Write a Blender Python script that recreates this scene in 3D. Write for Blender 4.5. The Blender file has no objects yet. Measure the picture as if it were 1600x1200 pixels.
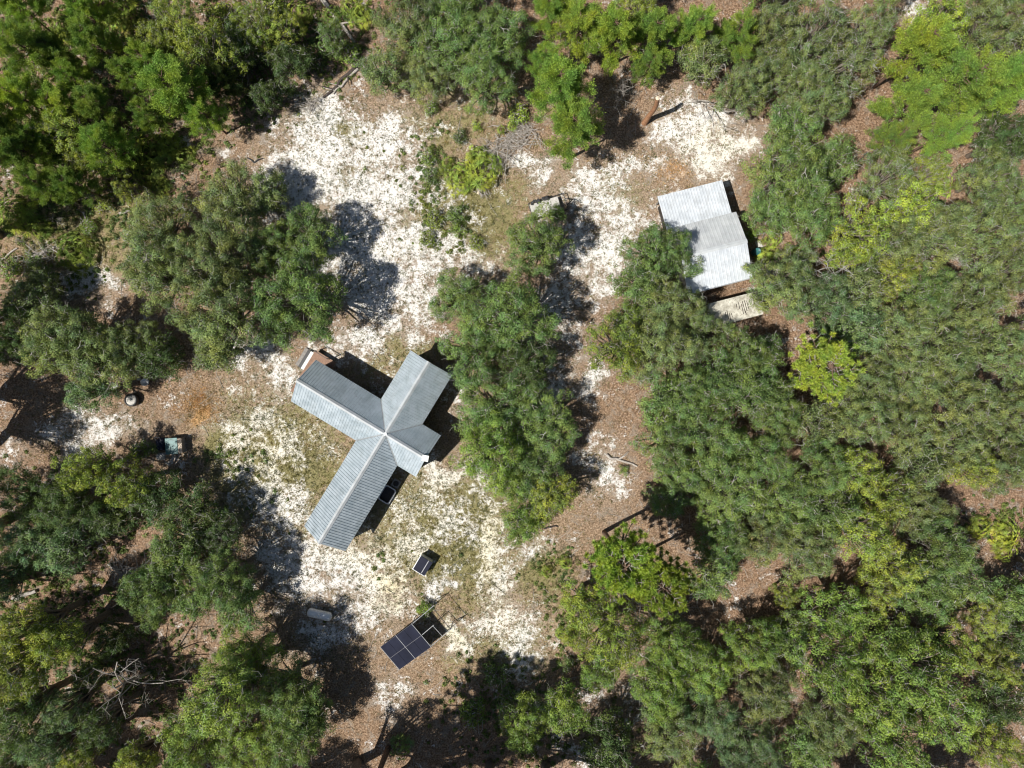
import bpy, math, random
import numpy as np
from mathutils import Vector, Matrix

# ------------------------------------------------------------------ camera, light, exposure
scene = bpy.context.scene
COL = scene.collection
HC = 60.0                      # camera height above the ground
S = 0.055                      # metres per photo pixel on the ground
cam_d = bpy.data.cameras.new('camera')
cam = bpy.data.objects.new('camera', cam_d); COL.objects.link(cam)
cam.location = (0, 0, HC); cam.rotation_euler = (0, 0, 0)
cam_d.sensor_width = 36.0; cam_d.lens = 36.0 * HC / (1600 * S)
cam_d.clip_start = 0.5; cam_d.clip_end = 2000
scene.camera = cam

SUN_EL = math.radians(56); SHADOW_DIR = math.radians(27)      # shadows fall towards this direction in the xy plane
world = bpy.data.worlds.new('World'); scene.world = world; world.use_nodes = True
wn = world.node_tree; bg = wn.nodes['Background']
sky = wn.nodes.new('ShaderNodeTexSky'); sky.sky_type = 'NISHITA'; sky.sun_disc = False
sky.sun_elevation = SUN_EL
sundir2 = SHADOW_DIR + math.pi                                # where the sun stands
sky.sun_rotation = math.pi / 2 - sundir2
wn.links.new(sky.outputs[0], bg.inputs[0]); bg.inputs[1].default_value = 0.05
sl = bpy.data.lights.new('sun', 'SUN'); sl.energy = 5.0; sl.angle = math.radians(0.5); sl.color = (1, 0.955, 0.88)
sun = bpy.data.objects.new('sun', sl); COL.objects.link(sun)
sv = Vector((math.cos(sundir2) * math.cos(SUN_EL), math.sin(sundir2) * math.cos(SUN_EL), math.sin(SUN_EL)))
sun.rotation_euler = sv.to_track_quat('Z', 'Y').to_euler(); sun.location = sv * 100
vs = scene.view_settings; vs.view_transform = 'Standard'; vs.look = 'None'; vs.gamma = 1.0; vs.use_curve_mapping = False
vs.exposure = 0.36
cy = scene.cycles; cy.max_bounces = 5; cy.diffuse_bounces = 3; cy.transmission_bounces = 3; cy.transparent_max_bounces = 4; cy.filter_width = 1.15

def P(px, py, z=0.0):
    k = S * (HC - z) / HC
    return np.array([(px - 800) * k, (600 - py) * k, z])

# ------------------------------------------------------------------ materials
MATS = {}
def new_mat(name):
    m = bpy.data.materials.new(name); m.use_nodes = True; MATS[name] = m
    nt = m.node_tree; b = nt.nodes['Principled BSDF']
    return m, nt, b
def N(nt, t, **kw):
    n = nt.nodes.new(t)
    for k, v in kw.items(): setattr(n, k, v)
    return n
def noise(nt, scale, detail=4, rough=0.6, coord='Object', dist=0.0):
    tc = N(nt, 'ShaderNodeTexCoord'); n = N(nt, 'ShaderNodeTexNoise')
    n.inputs['Scale'].default_value = scale; n.inputs['Detail'].default_value = detail
    n.inputs['Roughness'].default_value = rough; n.inputs['Distortion'].default_value = dist
    nt.links.new(tc.outputs[coord], n.inputs['Vector']); return n.outputs['Fac']
def ramp(nt, fac, stops):
    r = N(nt, 'ShaderNodeValToRGB'); els = r.color_ramp.elements
    while len(els) < len(stops): els.new(0.5)
    for e, (p, c) in zip(els, stops):
        e.position = p; e.color = (*c, 1) if len(c) == 3 else c
    nt.links.new(fac, r.inputs[0]); return r.outputs[0]
def math_(nt, op, a, b=None, clamp=False):
    n = N(nt, 'ShaderNodeMath', operation=op); n.use_clamp = clamp
    for i, v in enumerate((a, b)):
        if v is None: continue
        if isinstance(v, (int, float)): n.inputs[i].default_value = v
        else: nt.links.new(v, n.inputs[i])
    return n.outputs[0]
def mixc(nt, f, a, b, mode='MIX'):
    n = N(nt, 'ShaderNodeMix', data_type='RGBA', blend_type=mode)
    for sock, v in ((n.inputs[0], f), (n.inputs[6], a), (n.inputs[7], b)):
        if isinstance(v, (int, float)): sock.default_value = v
        elif isinstance(v, tuple): sock.default_value = (*v, 1)
        else: nt.links.new(v, sock)
    return n.outputs[2]
def bump(nt, b, h, strength, dist):
    n = N(nt, 'ShaderNodeBump'); n.inputs['Strength'].default_value = strength; n.inputs['Distance'].default_value = dist
    nt.links.new(h, n.inputs['Height']); nt.links.new(n.outputs[0], b.inputs['Normal'])

def simple(name, c1, c2, scale=4, rough=0.7, metal=0.0, bmp=0.0, detail=5):
    m, nt, b = new_mat(name)
    f = noise(nt, scale, detail)
    nt.links.new(ramp(nt, f, [(0.3, c1), (0.7, c2)]), b.inputs['Base Color'])
    b.inputs['Roughness'].default_value = rough; b.inputs['Metallic'].default_value = metal
    if bmp: bump(nt, b, f, bmp, 0.03)
    return m

def foliage_mat(name, trans=0.25, gloss=0.55):
    """leaf colour = object colour, varied per leaf (attribute v) and by patches through the crown"""
    m, nt, b = new_mat(name)
    oi = N(nt, 'ShaderNodeObjectInfo'); at = N(nt, 'ShaderNodeAttribute', attribute_name='v')
    patch = noise(nt, 0.55, 3)
    k = math_(nt, 'MULTIPLY_ADD', at.outputs['Fac'], 1.25); nt.nodes[-1].inputs[2].default_value = 0.42
    dark = mixc(nt, 1.0, oi.outputs['Color'], (0.78, 0.92, 1.0), 'MULTIPLY')
    warm = mixc(nt, 1.0, oi.outputs['Color'], (1.32, 1.14, 0.80), 'MULTIPLY')
    pf = ramp(nt, patch, [(0.38, (0, 0, 0)), (0.66, (1, 1, 1))])
    base = mixc(nt, pf, dark, warm)
    comb = N(nt, 'ShaderNodeCombineXYZ')
    for i in range(3): nt.links.new(k, comb.inputs[i])
    col = mixc(nt, 1.0, base, comb.outputs[0], 'MULTIPLY')
    nt.links.new(col, b.inputs['Base Color'])
    b.inputs['Roughness'].default_value = gloss
    b.inputs['Specular IOR Level'].default_value = 0.22
    tr = N(nt, 'ShaderNodeBsdfTranslucent')
    tcol = mixc(nt, 1.0, col, (1.15, 1.25, 0.5), 'MULTIPLY'); nt.links.new(tcol, tr.inputs[0])
    mx = N(nt, 'ShaderNodeMixShader'); mx.inputs[0].default_value = trans
    nt.links.new(b.outputs[0], mx.inputs[1]); nt.links.new(tr.outputs[0], mx.inputs[2])
    nt.links.new(mx.outputs[0], nt.nodes['Material Output'].inputs[0])
    return m
M_LEAF = foliage_mat('oak_leaves')
M_NEEDLE = foliage_mat('pine_needles', 0.3, 0.5)
M_FROND = foliage_mat('palmetto_fronds', 0.22, 0.35)
M_BARK = simple('grey_bark', (0.11, 0.085, 0.065), (0.26, 0.22, 0.18), 8, 0.9, bmp=0.5)
M_TWIG = simple('pale_twigs', (0.30, 0.29, 0.265), (0.55, 0.53, 0.49), 5, 0.85)
M_DEAD = simple('dead_wood', (0.24, 0.21, 0.185), (0.47, 0.44, 0.40), 6, 0.9, bmp=0.4)
M_PINEBARK = simple('pine_bark', (0.07, 0.045, 0.032), (0.20, 0.125, 0.085), 9, 0.9, bmp=0.5)
M_ORANGEBARK = simple('bare_orange_wood', (0.20, 0.09, 0.045), (0.44, 0.24, 0.13), 5, 0.85, bmp=0.4)
M_CUT = simple('cut_wood', (0.5, 0.42, 0.3), (0.68, 0.6, 0.46), 10, 0.8)
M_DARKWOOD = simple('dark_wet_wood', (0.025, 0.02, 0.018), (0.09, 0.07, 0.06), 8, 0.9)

def roof_mat(name, c1, c2, metal, rough):
    m, nt, b = new_mat(name)
    f = noise(nt, 1.3, 6, 0.65); g = noise(nt, 14, 4)
    mm = math_(nt, 'ADD', math_(nt, 'MULTIPLY', f, 0.7), math_(nt, 'MULTIPLY', g, 0.3))
    col = ramp(nt, mm, [(0.32, c1), (0.62, c2)])
    # soft dirt stains and stray leaf bits lying on the sheets
    dirt = noise(nt, 0.7, 7, 0.75, dist=1.2); specks = noise(nt, 11, 2, 0.5)
    col = mixc(nt, ramp(nt, dirt, [(0.50, (0, 0, 0)), (0.72, (.55, .55, .55))]), col, tuple(x * f_ for x, f_ in zip(c1, (.72, .68, .62))))
    col = mixc(nt, ramp(nt, specks, [(0.70, (0, 0, 0)), (0.76, (.8, .8, .8))]), col, (0.16, 0.12, 0.085))
    nt.links.new(col, b.inputs['Base Color'])
    nt.links.new(ramp(nt, f, [(0.3, (rough - .1,) * 3), (0.7, (rough + .12,) * 3)]), b.inputs['Roughness'])
    b.inputs['Metallic'].default_value = metal
    return m
M_ROOF = roof_mat('galvanised_roof', (0.29, 0.35, 0.39), (0.455, 0.515, 0.56), 0.2, 0.5)
M_RIDGE = roof_mat('ridge_flashing', (0.44, 0.47, 0.49), (0.57, 0.595, 0.61), 0.2, 0.5)
M_VALLEY = roof_mat('valley_flashing', (0.26, 0.28, 0.29), (0.36, 0.38, 0.39), 0.25, 0.5)
M_ROOFW = roof_mat('pale_roof', (0.46, 0.50, 0.54), (0.63, 0.665, 0.70), 0.15, 0.45)
M_ROOFG = roof_mat('grey_pale_roof', (0.36, 0.38, 0.40), (0.50, 0.52, 0.53), 0.15, 0.5)
M_WALL = simple('weathered_siding', (0.13, 0.115, 0.10), (0.22, 0.20, 0.175), 3, 0.85)
M_SHEDWALL = simple('shed_wall', (0.16, 0.16, 0.16), (0.27, 0.27, 0.26), 3, 0.7)
M_TRIM = simple('white_trim', (0.66, 0.66, 0.64), (0.8, 0.8, 0.78), 6, 0.6)
M_DECK = simple('deck_boards', (0.19, 0.115, 0.08), (0.30, 0.185, 0.13), 5, 0.8)
M_GREYBOARD = simple('grey_boards', (0.16, 0.15, 0.14), (0.30, 0.28, 0.26), 6, 0.85)
M_BLACK = simple('black_metal', (0.015, 0.015, 0.016), (0.035, 0.035, 0.037), 6, 0.5)
M_STEEL = simple('galvanised_steel', (0.42, 0.43, 0.44), (0.62, 0.63, 0.64), 10, 0.4, 0.6)
M_TANK = simple('tank_paint', (0.66, 0.68, 0.70), (0.78, 0.80, 0.81), 3, 0.4)
M_CONC = simple('speckled_pale_top', (0.28, 0.27, 0.25), (0.62, 0.60, 0.56), 16, 0.9)
M_TEAL = simple('teal_plastic', (0.02, 0.09, 0.09), (0.06, 0.19, 0.19), 5, 0.45)  # teal darkened: tree shade over the storage box lid is put into the colour
M_TAN = simple('tan_panel', (0.38, 0.30, 0.23), (0.50, 0.42, 0.33), 6, 0.7)
M_NAVY = simple('dark_blue_cloth', (0.01, 0.012, 0.03), (0.035, 0.04, 0.08), 9, 0.8)
M_WHITEP = simple('white_plastic', (0.6, 0.6, 0.6), (0.8, 0.8, 0.79), 9, 0.5)
M_CREAM = None
def glass_mat(name, c, rough=0.12):
    m, nt, b = new_mat(name); b.inputs['Base Color'].default_value = (*c, 1); b.inputs['Roughness'].default_value = rough
    f = noise(nt, 0.8, 2)
    nt.links.new(ramp(nt, f, [(0.3, tuple(x * .8 for x in c)), (0.7, tuple(x * 1.2 for x in c))]), b.inputs['Base Color'])
    return m
M_GLASS = glass_mat('window_glass', (0.02, 0.026, 0.034))
M_PV = glass_mat('solar_cells', (0.014, 0.016, 0.030), 0.28)
M_PV.node_tree.nodes['Principled BSDF'].inputs['Specular IOR Level'].default_value = 0.2
M_FRAMEGREY = simple('dark_grey_frame', (0.10, 0.10, 0.115), (0.16, 0.16, 0.18), 8, 0.5)

# weathered cream roof with dark holes
m, nt, b = new_mat('stained_cream_roof')
f = noise(nt, 2.2, 6, 0.7); g = noise(nt, 9, 4, 0.7)
nt.links.new(mixc(nt, ramp(nt, g, [(0.52, (0, 0, 0)), (0.66, (1, 1, 1))]), ramp(nt, f, [(0.35, (0.28, 0.26, 0.21)), (0.62, (0.60, 0.58, 0.50))]), (0.22, 0.2, 0.15)), b.inputs['Base Color'])
b.inputs['Roughness'].default_value = 0.75; M_CREAM = m

# ground
def ground_mat():
    m, nt, b = new_mat('sandy_ground')
    A = lambda n: N(nt, 'ShaderNodeAttribute', attribute_name=n).outputs['Fac']
    fine = noise(nt, 7.0, 5, 0.75); mid = noise(nt, 2.0, 7, 0.72, dist=.4); big = noise(nt, 0.4, 6, 0.65); vfine = noise(nt, 19, 3, 0.75)
    mid2 = noise(nt, 1.1, 6, 0.7, dist=.8)
    pink = ramp(nt, fine, [(0.30, (0.040, 0.022, 0.013)), (0.47, (0.185, 0.115, 0.073)), (0.66, (0.46, 0.32, 0.215))])
    tan = ramp(nt, fine, [(0.30, (0.070, 0.050, 0.030)), (0.47, (0.26, 0.19, 0.12)), (0.66, (0.55, 0.44, 0.31))])
    grey = ramp(nt, vfine, [(0.30, (0.09, 0.075, 0.06)), (0.5, (0.26, 0.225, 0.185)), (0.7, (0.50, 0.45, 0.39))])
    litter = mixc(nt, A('red'), tan, pink)
    litter = mixc(nt, ramp(nt, mid2, [(0.50, (0, 0, 0)), (0.66, (.8, .8, .8))]), litter, grey)
    litter = mixc(nt, ramp(nt, mid, [(0.52, (0, 0, 0)), (0.68, (.85, .85, .85))]), litter, (0.07, 0.042, 0.027))
    gf = math_(nt, 'ADD', math_(nt, 'MULTIPLY', mid, 1.5), math_(nt, 'MULTIPLY', vfine, 0.9))
    gf = math_(nt, 'ADD', gf, math_(nt, 'MULTIPLY', A('grass'), 0.62))
    gmask = ramp(nt, math_(nt, 'MULTIPLY', gf, 0.5), [(0.70, (0, 0, 0)), (0.80, (1, 1, 1))])
    gcol = ramp(nt, vfine, [(0.3, (0.085, 0.08, 0.03)), (0.5, (0.21, 0.19, 0.085)), (0.7, (0.38, 0.34, 0.18))])
    pale = ramp(nt, vfine, [(0.3, (0.17, 0.145, 0.115)), (0.6, (0.47, 0.42, 0.355))])
    litter = mixc(nt, math_(nt, 'MULTIPLY', A('sand'), 0.75, True), litter, pale)
    base = mixc(nt, gmask, litter, gcol)
    s = math_(nt, 'ADD', math_(nt, 'MULTIPLY', math_(nt, 'SUBTRACT', fine, 0.5), 1.35), math_(nt, 'MULTIPLY', math_(nt, 'SUBTRACT', mid, 0.5), 2.3))
    s = math_(nt, 'ADD', s, math_(nt, 'MULTIPLY', math_(nt, 'SUBTRACT', big, 0.5), 2.4))
    s = math_(nt, 'ADD', s, math_(nt, 'MULTIPLY', A('sand'), 0.86))
    smask = ramp(nt, s, [(0.32, (0, 0, 0)), (0.50, (.5, .5, .5)), (0.66, (1, 1, 1))])
    scol = ramp(nt, vfine, [(0.30, (0.46, 0.43, 0.385)), (0.56, (0.77, 0.755, 0.735))])
    scol = mixc(nt, A('cream'), scol, (0.74, 0.67, 0.47))
    base = mixc(nt, smask, base, scol)
    of = ramp(nt, math_(nt, 'ADD', A('orange'), math_(nt, 'MULTIPLY', math_(nt, 'SUBTRACT', mid, 0.5), 2.0)), [(0.40, (0, 0, 0)), (0.85, (.9, .9, .9))])
    ocol = ramp(nt, fine, [(0.3, (0.26, 0.14, 0.06)), (0.6, (0.58, 0.37, 0.18))])
    base = mixc(nt, of, base, ocol)
    nt.links.new(base, b.inputs['Base Color']); b.inputs['Roughness'].default_value = 0.95
    b.inputs['Specular IOR Level'].default_value = 0.1
    h = math_(nt, 'ADD', math_(nt, 'MULTIPLY', fine, 0.6), math_(nt, 'MULTIPLY', mid, 0.8))
    bump(nt, b, h, 0.8, 0.14)
    return m
M_GROUND = ground_mat()

# ------------------------------------------------------------------ mesh and object helpers
def mesh_np(name, V, F, v=None, smooth=False, mi=None):
    """V (n,3); F list of (m,k) index arrays; v optional per-vertex value"""
    me = bpy.data.meshes.new(name); V = np.asarray(V, np.float32)
    me.vertices.add(len(V)); me.vertices.foreach_set('co', V.ravel())
    F = [np.asarray(f, np.int32) for f in F if len(f)]
    tot = sum(f.size for f in F); npoly = sum(len(f) for f in F)
    me.loops.add(tot); me.loops.foreach_set('vertex_index', np.concatenate([f.ravel() for f in F]))
    me.polygons.add(npoly)
    sizes = np.concatenate([np.full(len(f), f.shape[1], np.int32) for f in F])
    starts = np.concatenate([[0], np.cumsum(sizes)[:-1]]).astype(np.int32)
    me.polygons.foreach_set('loop_start', starts); me.polygons.foreach_set('loop_total', sizes)
    me.polygons.foreach_set('use_smooth', np.full(npoly, bool(smooth)))
    if mi is not None: me.polygons.foreach_set('material_index', np.asarray(mi, np.int32))
    if v is not None:
        a = me.attributes.new('v', 'FLOAT', 'POINT'); a.data.foreach_set('value', np.asarray(v, np.float32))
    me.update(); me.validate(); return me

class MB:
    """collects shapes into one mesh"""
    def __init__(s): s.V = []; s.F = {}; s.n = 0
    def add(s, V, F):
        V = np.asarray(V, float).reshape(-1, 3); s.V.append(V)
        for f in F: s.F.setdefault(len(f), []).append([i + s.n for i in f])
        s.n += len(V); return s
    def box(s, c, size, rz=0, ry=0, rx=0):
        x, y, z = [k / 2 for k in size]
        V = np.array([[a * x, b_ * y, c_ * z] for a in (-1, 1) for b_ in (-1, 1) for c_ in (-1, 1)])
        R = np.array(Matrix.Rotation(rz, 3, 'Z') @ Matrix.Rotation(ry, 3, 'Y') @ Matrix.Rotation(rx, 3, 'X'))
        return s.add(V @ R.T + np.array(c), [(0, 1, 3, 2), (4, 6, 7, 5), (0, 4, 5, 1), (2, 3, 7, 6), (0, 2, 6, 4), (1, 5, 7, 3)])
    def tube(s, pts, rad, sides=6, cap=True):
        pts = np.asarray(pts, float); n = len(pts); rad = np.broadcast_to(np.asarray(rad, float), (n,))
        T = np.gradient(pts, axis=0); T /= np.linalg.norm(T, axis=1)[:, None] + 1e-9
        ref = np.array([0, 0, 1.0]) if abs(T[0, 2]) < 0.9 else np.array([1.0, 0, 0])
        A = np.cross(T, ref); A /= np.linalg.norm(A, axis=1)[:, None] + 1e-9; B = np.cross(T, A)
        an = np.linspace(0, 2 * math.pi, sides, endpoint=False)
        V = pts[:, None] + rad[:, None, None] * (np.cos(an)[None, :, None] * A[:, None] + np.sin(an)[None, :, None] * B[:, None])
        F = [(i * sides + j, i * sides + (j + 1) % sides, (i + 1) * sides + (j + 1) % sides, (i + 1) * sides + j) for i in range(n - 1) for j in range(sides)]
        if cap: F += [tuple(range(sides))[::-1], tuple((n - 1) * sides + j for j in range(sides))]
        return s.add(V.reshape(-1, 3), F)
    def lathe(s, c, prof, sides=20, axis=None):
        V = []; F = []
        for r, z in prof:
            for j in range(sides):
                a = 2 * math.pi * j / sides; V.append((r * math.cos(a), r * math.sin(a), z))
        for i in range(len(prof) - 1):
            for j in range(sides): F.append((i * sides + j, i * sides + (j + 1) % sides, (i + 1) * sides + (j + 1) % sides, (i + 1) * sides + j))
        V = np.array(V)
        if axis is not None:
            q = np.array(Vector((0, 0, 1)).rotation_difference(Vector(axis)).to_matrix()); V = V @ q.T
        return s.add(V + np.array(c), F)
    def prism(s, poly, z0, z1):
        n = len(poly); V = [(x, y, z0) for x, y in poly] + [(x, y, z1) for x, y in poly]
        F = [tuple(range(n))[::-1], tuple(range(n, 2 * n))] + [(i, (i + 1) % n, n + (i + 1) % n, n + i) for i in range(n)]
        return s.add(V, F)
    def slab(s, quad, t):
        """solid sheet: polygon (any plane) thickened downwards by t"""
        q = np.asarray(quad, float); n = len(q)
        V = np.vstack([q, q - np.array([0, 0, t])])
        F = [tuple(range(n)), tuple(range(n, 2 * n))[::-1]] + [(i, n + i, n + (i + 1) % n, (i + 1) % n) for i in range(n)]
        return s.add(V, F)
    def mesh(s, name, smooth=False):
        return mesh_np(name, np.vstack(s.V), [np.array(f) for f in s.F.values()], None, smooth)
    def build(s, name, mat, parent=None, smooth=False, bevel=0):
        o = link(name, s.mesh(name, smooth), mat, parent)
        if bevel:
            md = o.modifiers.new('bevel', 'BEVEL'); md.width = bevel; md.segments = 2; md.limit_method = 'ANGLE'
        return o
def wood_mesh(name, a, b, ma, mb_):
    Va = np.vstack(a.V); Fa = [np.array(f) for f in a.F.values()]; Fb = [np.array(f) + len(Va) for f in b.F.values()]
    mi = np.concatenate([np.zeros(len(f)) for f in Fa] + [np.ones(len(f)) for f in Fb])
    me = mesh_np(name, np.vstack([Va] + b.V), Fa + Fb, None, True, mi); me.materials.append(ma); me.materials.append(mb_); return me
def link(name, me, mat, parent=None):
    o = bpy.data.objects.new(name, me); COL.objects.link(o)
    if mat and not me.materials: me.materials.append(mat)
    if parent: o.parent = parent
    return o
LABELS = {}
def tag(o, label, cat, group=None, kind=None):
    if label: o['label'] = label; LABELS.setdefault(label, []).append(o.name)
    if cat: o['category'] = cat
    if group: o['group'] = group
    if kind: o['kind'] = kind
    return o
def thing(name, loc, rz, label, cat, group=None):
    o = bpy.data.objects.new(name, None); COL.objects.link(o); o.empty_display_size = 0.3
    o.location = tuple(float(x) for x in loc); o.rotation_euler = (0, 0, rz)
    return tag(o, label, cat, group)

# ------------------------------------------------------------------ foliage builders (numpy)
def unit(v): return v / (np.linalg.norm(v, axis=-1, keepdims=True) + 1e-9)
def leaf_quads(C, Nn, L, W, rng, taper=False):
    n = len(C); r = unit(rng.normal(size=(n, 3))); T = unit(np.cross(Nn, r)); B = np.cross(Nn, T)
    L = (L * rng.uniform(0.7, 1.3, n))[:, None]; W = (W * rng.uniform(0.7, 1.3, n))[:, None]
    V = np.stack([C - T * L / 2, C + B * W / 2, C + T * L / 2, C - B * W / 2], 1)
    v = np.repeat(rng.random(n), 4)
    return V.reshape(-1, 3), np.arange(4 * n).reshape(-1, 4), v
def sprig_quads(C, D, L, W, rng):
    """pointed blades starting at C and running along D"""
    n = len(C); r = unit(rng.normal(size=(n, 3))); B = unit(np.cross(D, r))
    L = (L * rng.uniform(0.7, 1.25, n))[:, None]; W = (W * rng.uniform(0.8, 1.2, n))[:, None]
    V = np.stack([C, C + D * L * .45 + B * W / 2, C + D * L, C + D * L * .45 - B * W / 2], 1)
    return V.reshape(-1, 3), np.arange(4 * n).reshape(-1, 4), np.repeat(rng.random(n), 4)

def bezier(a, m, b, n=6):
    t = np.linspace(0, 1, n)[:, None]; return (1 - t) ** 2 * a + 2 * t * (1 - t) * m + t * t * b

def oak_proto(name, seed, R, H, leaf=(0.128, 0.084), lai=3.0, open_=0.0, depth=0.55, bough=0.235, twigs=1.0):
    rng = np.random.default_rng(seed)
    # uneven outline
    ph = rng.uniform(0, 6.28, 4); am = rng.uniform(0.05, 0.13, 4)
    edge = lambda a: R * (0.93 + sum(am[i] * np.sin((i + 2) * a + ph[i]) for i in range(4)))
    nb = int(26 + 6 * R)
    bc = []; br = []
    tries = 0
    while len(bc) < nb and tries < 5000:
        tries += 1
        a = rng.uniform(0, 6.283); rr = math.sqrt(rng.random()) * 0.88; e = edge(a)
        r = e * rr; rad = bough * R * rng.uniform(0.6, 1.25)
        r = min(r, e - rad * .75)
        top = math.sqrt(max(0.0, 1 - rr ** 2))
        z = H * (1 - depth) + H * depth * (top * rng.uniform(0.30, 1.08)) - rad * .35
        p = np.array([r * math.cos(a), r * math.sin(a), z])
        if any(np.linalg.norm((p - q) * [1, 1, 0.7]) < (rad + s_) * (0.72 + open_ * .4) for q, s_ in zip(bc, br)): continue
        bc.append(p); br.append(rad)
    bc = np.array(bc); br = np.array(br)
    trunk = MB(); tw = MB()
    lean = rng.normal(size=2) * 0.05 * H; fork = np.array([lean[0], lean[1], H * 0.32])
    r0 = 0.035 * H + 0.02 * R
    trunk.tube(bezier(np.array([0, 0, -0.2]), np.array([lean[0] * .2, lean[1] * .2, H * .18]), fork, 5), np.linspace(r0, r0 * .75, 5), 8)
    for c, rad in zip(bc, br):
        mid = (fork + c) / 2 + np.array([0, 0, H * .02]) + rng.normal(size=3) * 0.25
        trunk.tube(bezier(fork - [0, 0, rng.uniform(0, .12) * H], mid, c, 6), np.linspace(r0 * .42, 0.03, 6), 5)
    # clumps
    CL = []; CR = []; OUT = []; BV = []
    for c, rad in zip(bc, br):
        k = int(7 + 9 * (rad / 1.0))
        d = unit(rng.normal(size=(k, 3)) + np.array([0, 0, 0.55]))
        pos = c + d * rad * np.array([1, 1, 0.72]) * rng.uniform(0.45, 1.02, k)[:, None]
        BV.append(np.full(k, rng.uniform(-.2, .2))); CL.append(pos); CR.append(rng.uniform(0.20, 0.50, k) * (0.72 + 0.07 * R)); OUT.append(d)
        for p in pos[::3]:
            tw.tube(np.array([c, (c + p) / 2 + rng.normal(size=3) * .12, p]), [0.03, 0.022, 0.012], 3, False)
    CL = np.vstack(CL); CR = np.concatenate(CR); OUT = np.vstack(OUT)
    # pale twigs near the surface
    nt_ = int(len(CL) * 0.28 * twigs)
    for i in rng.choice(len(CL), nt_):
        p = CL[i] + OUT[i] * CR[i] * .45; d = unit(OUT[i] + rng.normal(size=3) * .8 + [0, 0, .15]); L = rng.uniform(0.2, 0.9)
        q = p + d * L; k = (p + q) / 2 + rng.normal(size=3) * .09
        tw.tube(np.array([p - d * .2, k, q]), [0.017, 0.013, 0.006], 3, False)
        if rng.random() < .5: tw.tube(np.array([k, k + unit(d + rng.normal(size=3) * .7) * L * .5]), [0.014, 0.007], 3, False)
    area = math.pi * R * R * lai; n = int(area / (leaf[0] * leaf[1] * 0.5))
    w = CR ** 2; idx = rng.choice(len(CL), n, p=w / w.sum())
    dd = unit(rng.normal(size=(n, 3)) + OUT[idx] * 0.5 + np.array([0, 0, 0.35]))
    pos = CL[idx] + dd * (CR[idx] * rng.uniform(0.35, 1.0, n) ** .6)[:, None] * np.array([1, 1, 0.75])
    # a few stray leaves
    pos += rng.normal(size=pos.shape) * 0.05
    nn = unit(dd * 1.0 + OUT[idx] * .6 + rng.normal(size=(n, 3)) * 0.42 + np.array([0, 0, 0.22]))
    V, F, v = leaf_quads(pos, nn, leaf[0], leaf[1], rng)
    base = rng.uniform(-.16, .16, len(CL)) + np.concatenate(BV); v = np.clip(v * .7 + .15 + np.repeat(base[idx], 4), 0, 1)
    return dict(R=R, H=H, parts=[('trunk', wood_mesh(name + '_trunk', trunk, tw, M_BARK, M_TWIG), None),
                                 ('crown', mesh_np(name + '_crown', V, [F], v), M_LEAF)])

def pine_proto(name, seed, R, H, lai=4.4, z0=0.35, flat=False):
    """sand pine: feathery tufts along rising boughs"""
    rng = np.random.default_rng(seed); trunk = MB(); tw = MB()
    lean = rng.normal(size=2) * .03 * H
    ctr = lambda z: np.array([lean[0] * (z / H) ** 2, lean[1] * (z / H) ** 2, z])
    zs = np.linspace(-0.2, H * .97, 9); trunk.tube([ctr(z) for z in zs], np.linspace(0.02 * H, 0.03, 9), 7)
    T = []; D = []
    nb = int(26 + R * 9)
    for i in range(nb):
        f = rng.random() ** .8; z = H * (z0 + (0.97 - z0) * f)
        L = R * (1 - 0.72 * f ** 1.4) * rng.uniform(0.7, 1.1) if rng.random() < .93 else R * .5
        a = i * 2.4 + rng.normal() * .3; d = np.array([math.cos(a), math.sin(a), 0])
        st = ctr(z); en = st + d * L + np.array([0, 0, L * rng.uniform(0.05, 0.35)])
        pts = bezier(st, (st + en) / 2 + np.array([0, 0, -0.05 * L]), en, 7)
        trunk.tube(pts, np.linspace(0.05, 0.015, 7), 4, False)
        side = np.array([-d[1], d[0], 0])
        nk = int(6 + L * 5)
        for k in range(nk):
            t = rng.uniform(0.22, 1.0) ** .8; p = st + (en - st) * t
            sp = side * rng.choice([-1, 1]) * rng.uniform(0.0, 0.26) * L * (1.15 - t * .8)
            q = p + sp + d * abs(np.linalg.norm(sp)) * .5 + np.array([0, 0, rng.uniform(-.05, .3)])
            if k % 2 == 0: tw.tube(np.array([p, q]), [0.018, 0.008], 3, False)
            T.append(q); D.append(unit(d * .8 + side * rng.normal() * .4 + np.array([0, 0, .55])))
    T = np.array(T); D = np.array(D)
    n = int(math.pi * R * R * lai / (0.14 * 0.055 * .5)); idx = rng.integers(0, len(T), n)
    along = rng.uniform(-.30, .38, n)[:, None]
    dd = unit(rng.normal(size=(n, 3)) + [0, 0, .3])
    pos = T[idx] + D[idx] * along + dd * rng.uniform(0.02, 0.22, n)[:, None]
    ndl = unit(dd * .8 + D[idx] * .8 + rng.normal(size=(n, 3)) * .35)
    V, F, v = sprig_quads(pos, ndl, 0.14, 0.055, rng)
    base = rng.uniform(-.15, .15, len(T)); v = np.clip(v * .75 + .15 + np.repeat(base[idx], 4), 0, 1)
    return dict(R=R, H=H, parts=[('trunk', wood_mesh(name + '_trunk', trunk, tw, M_PINEBARK, M_TWIG), None),
                                 ('crown', mesh_np(name + '_crown', V, [F], v), M_NEEDLE)])

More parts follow.
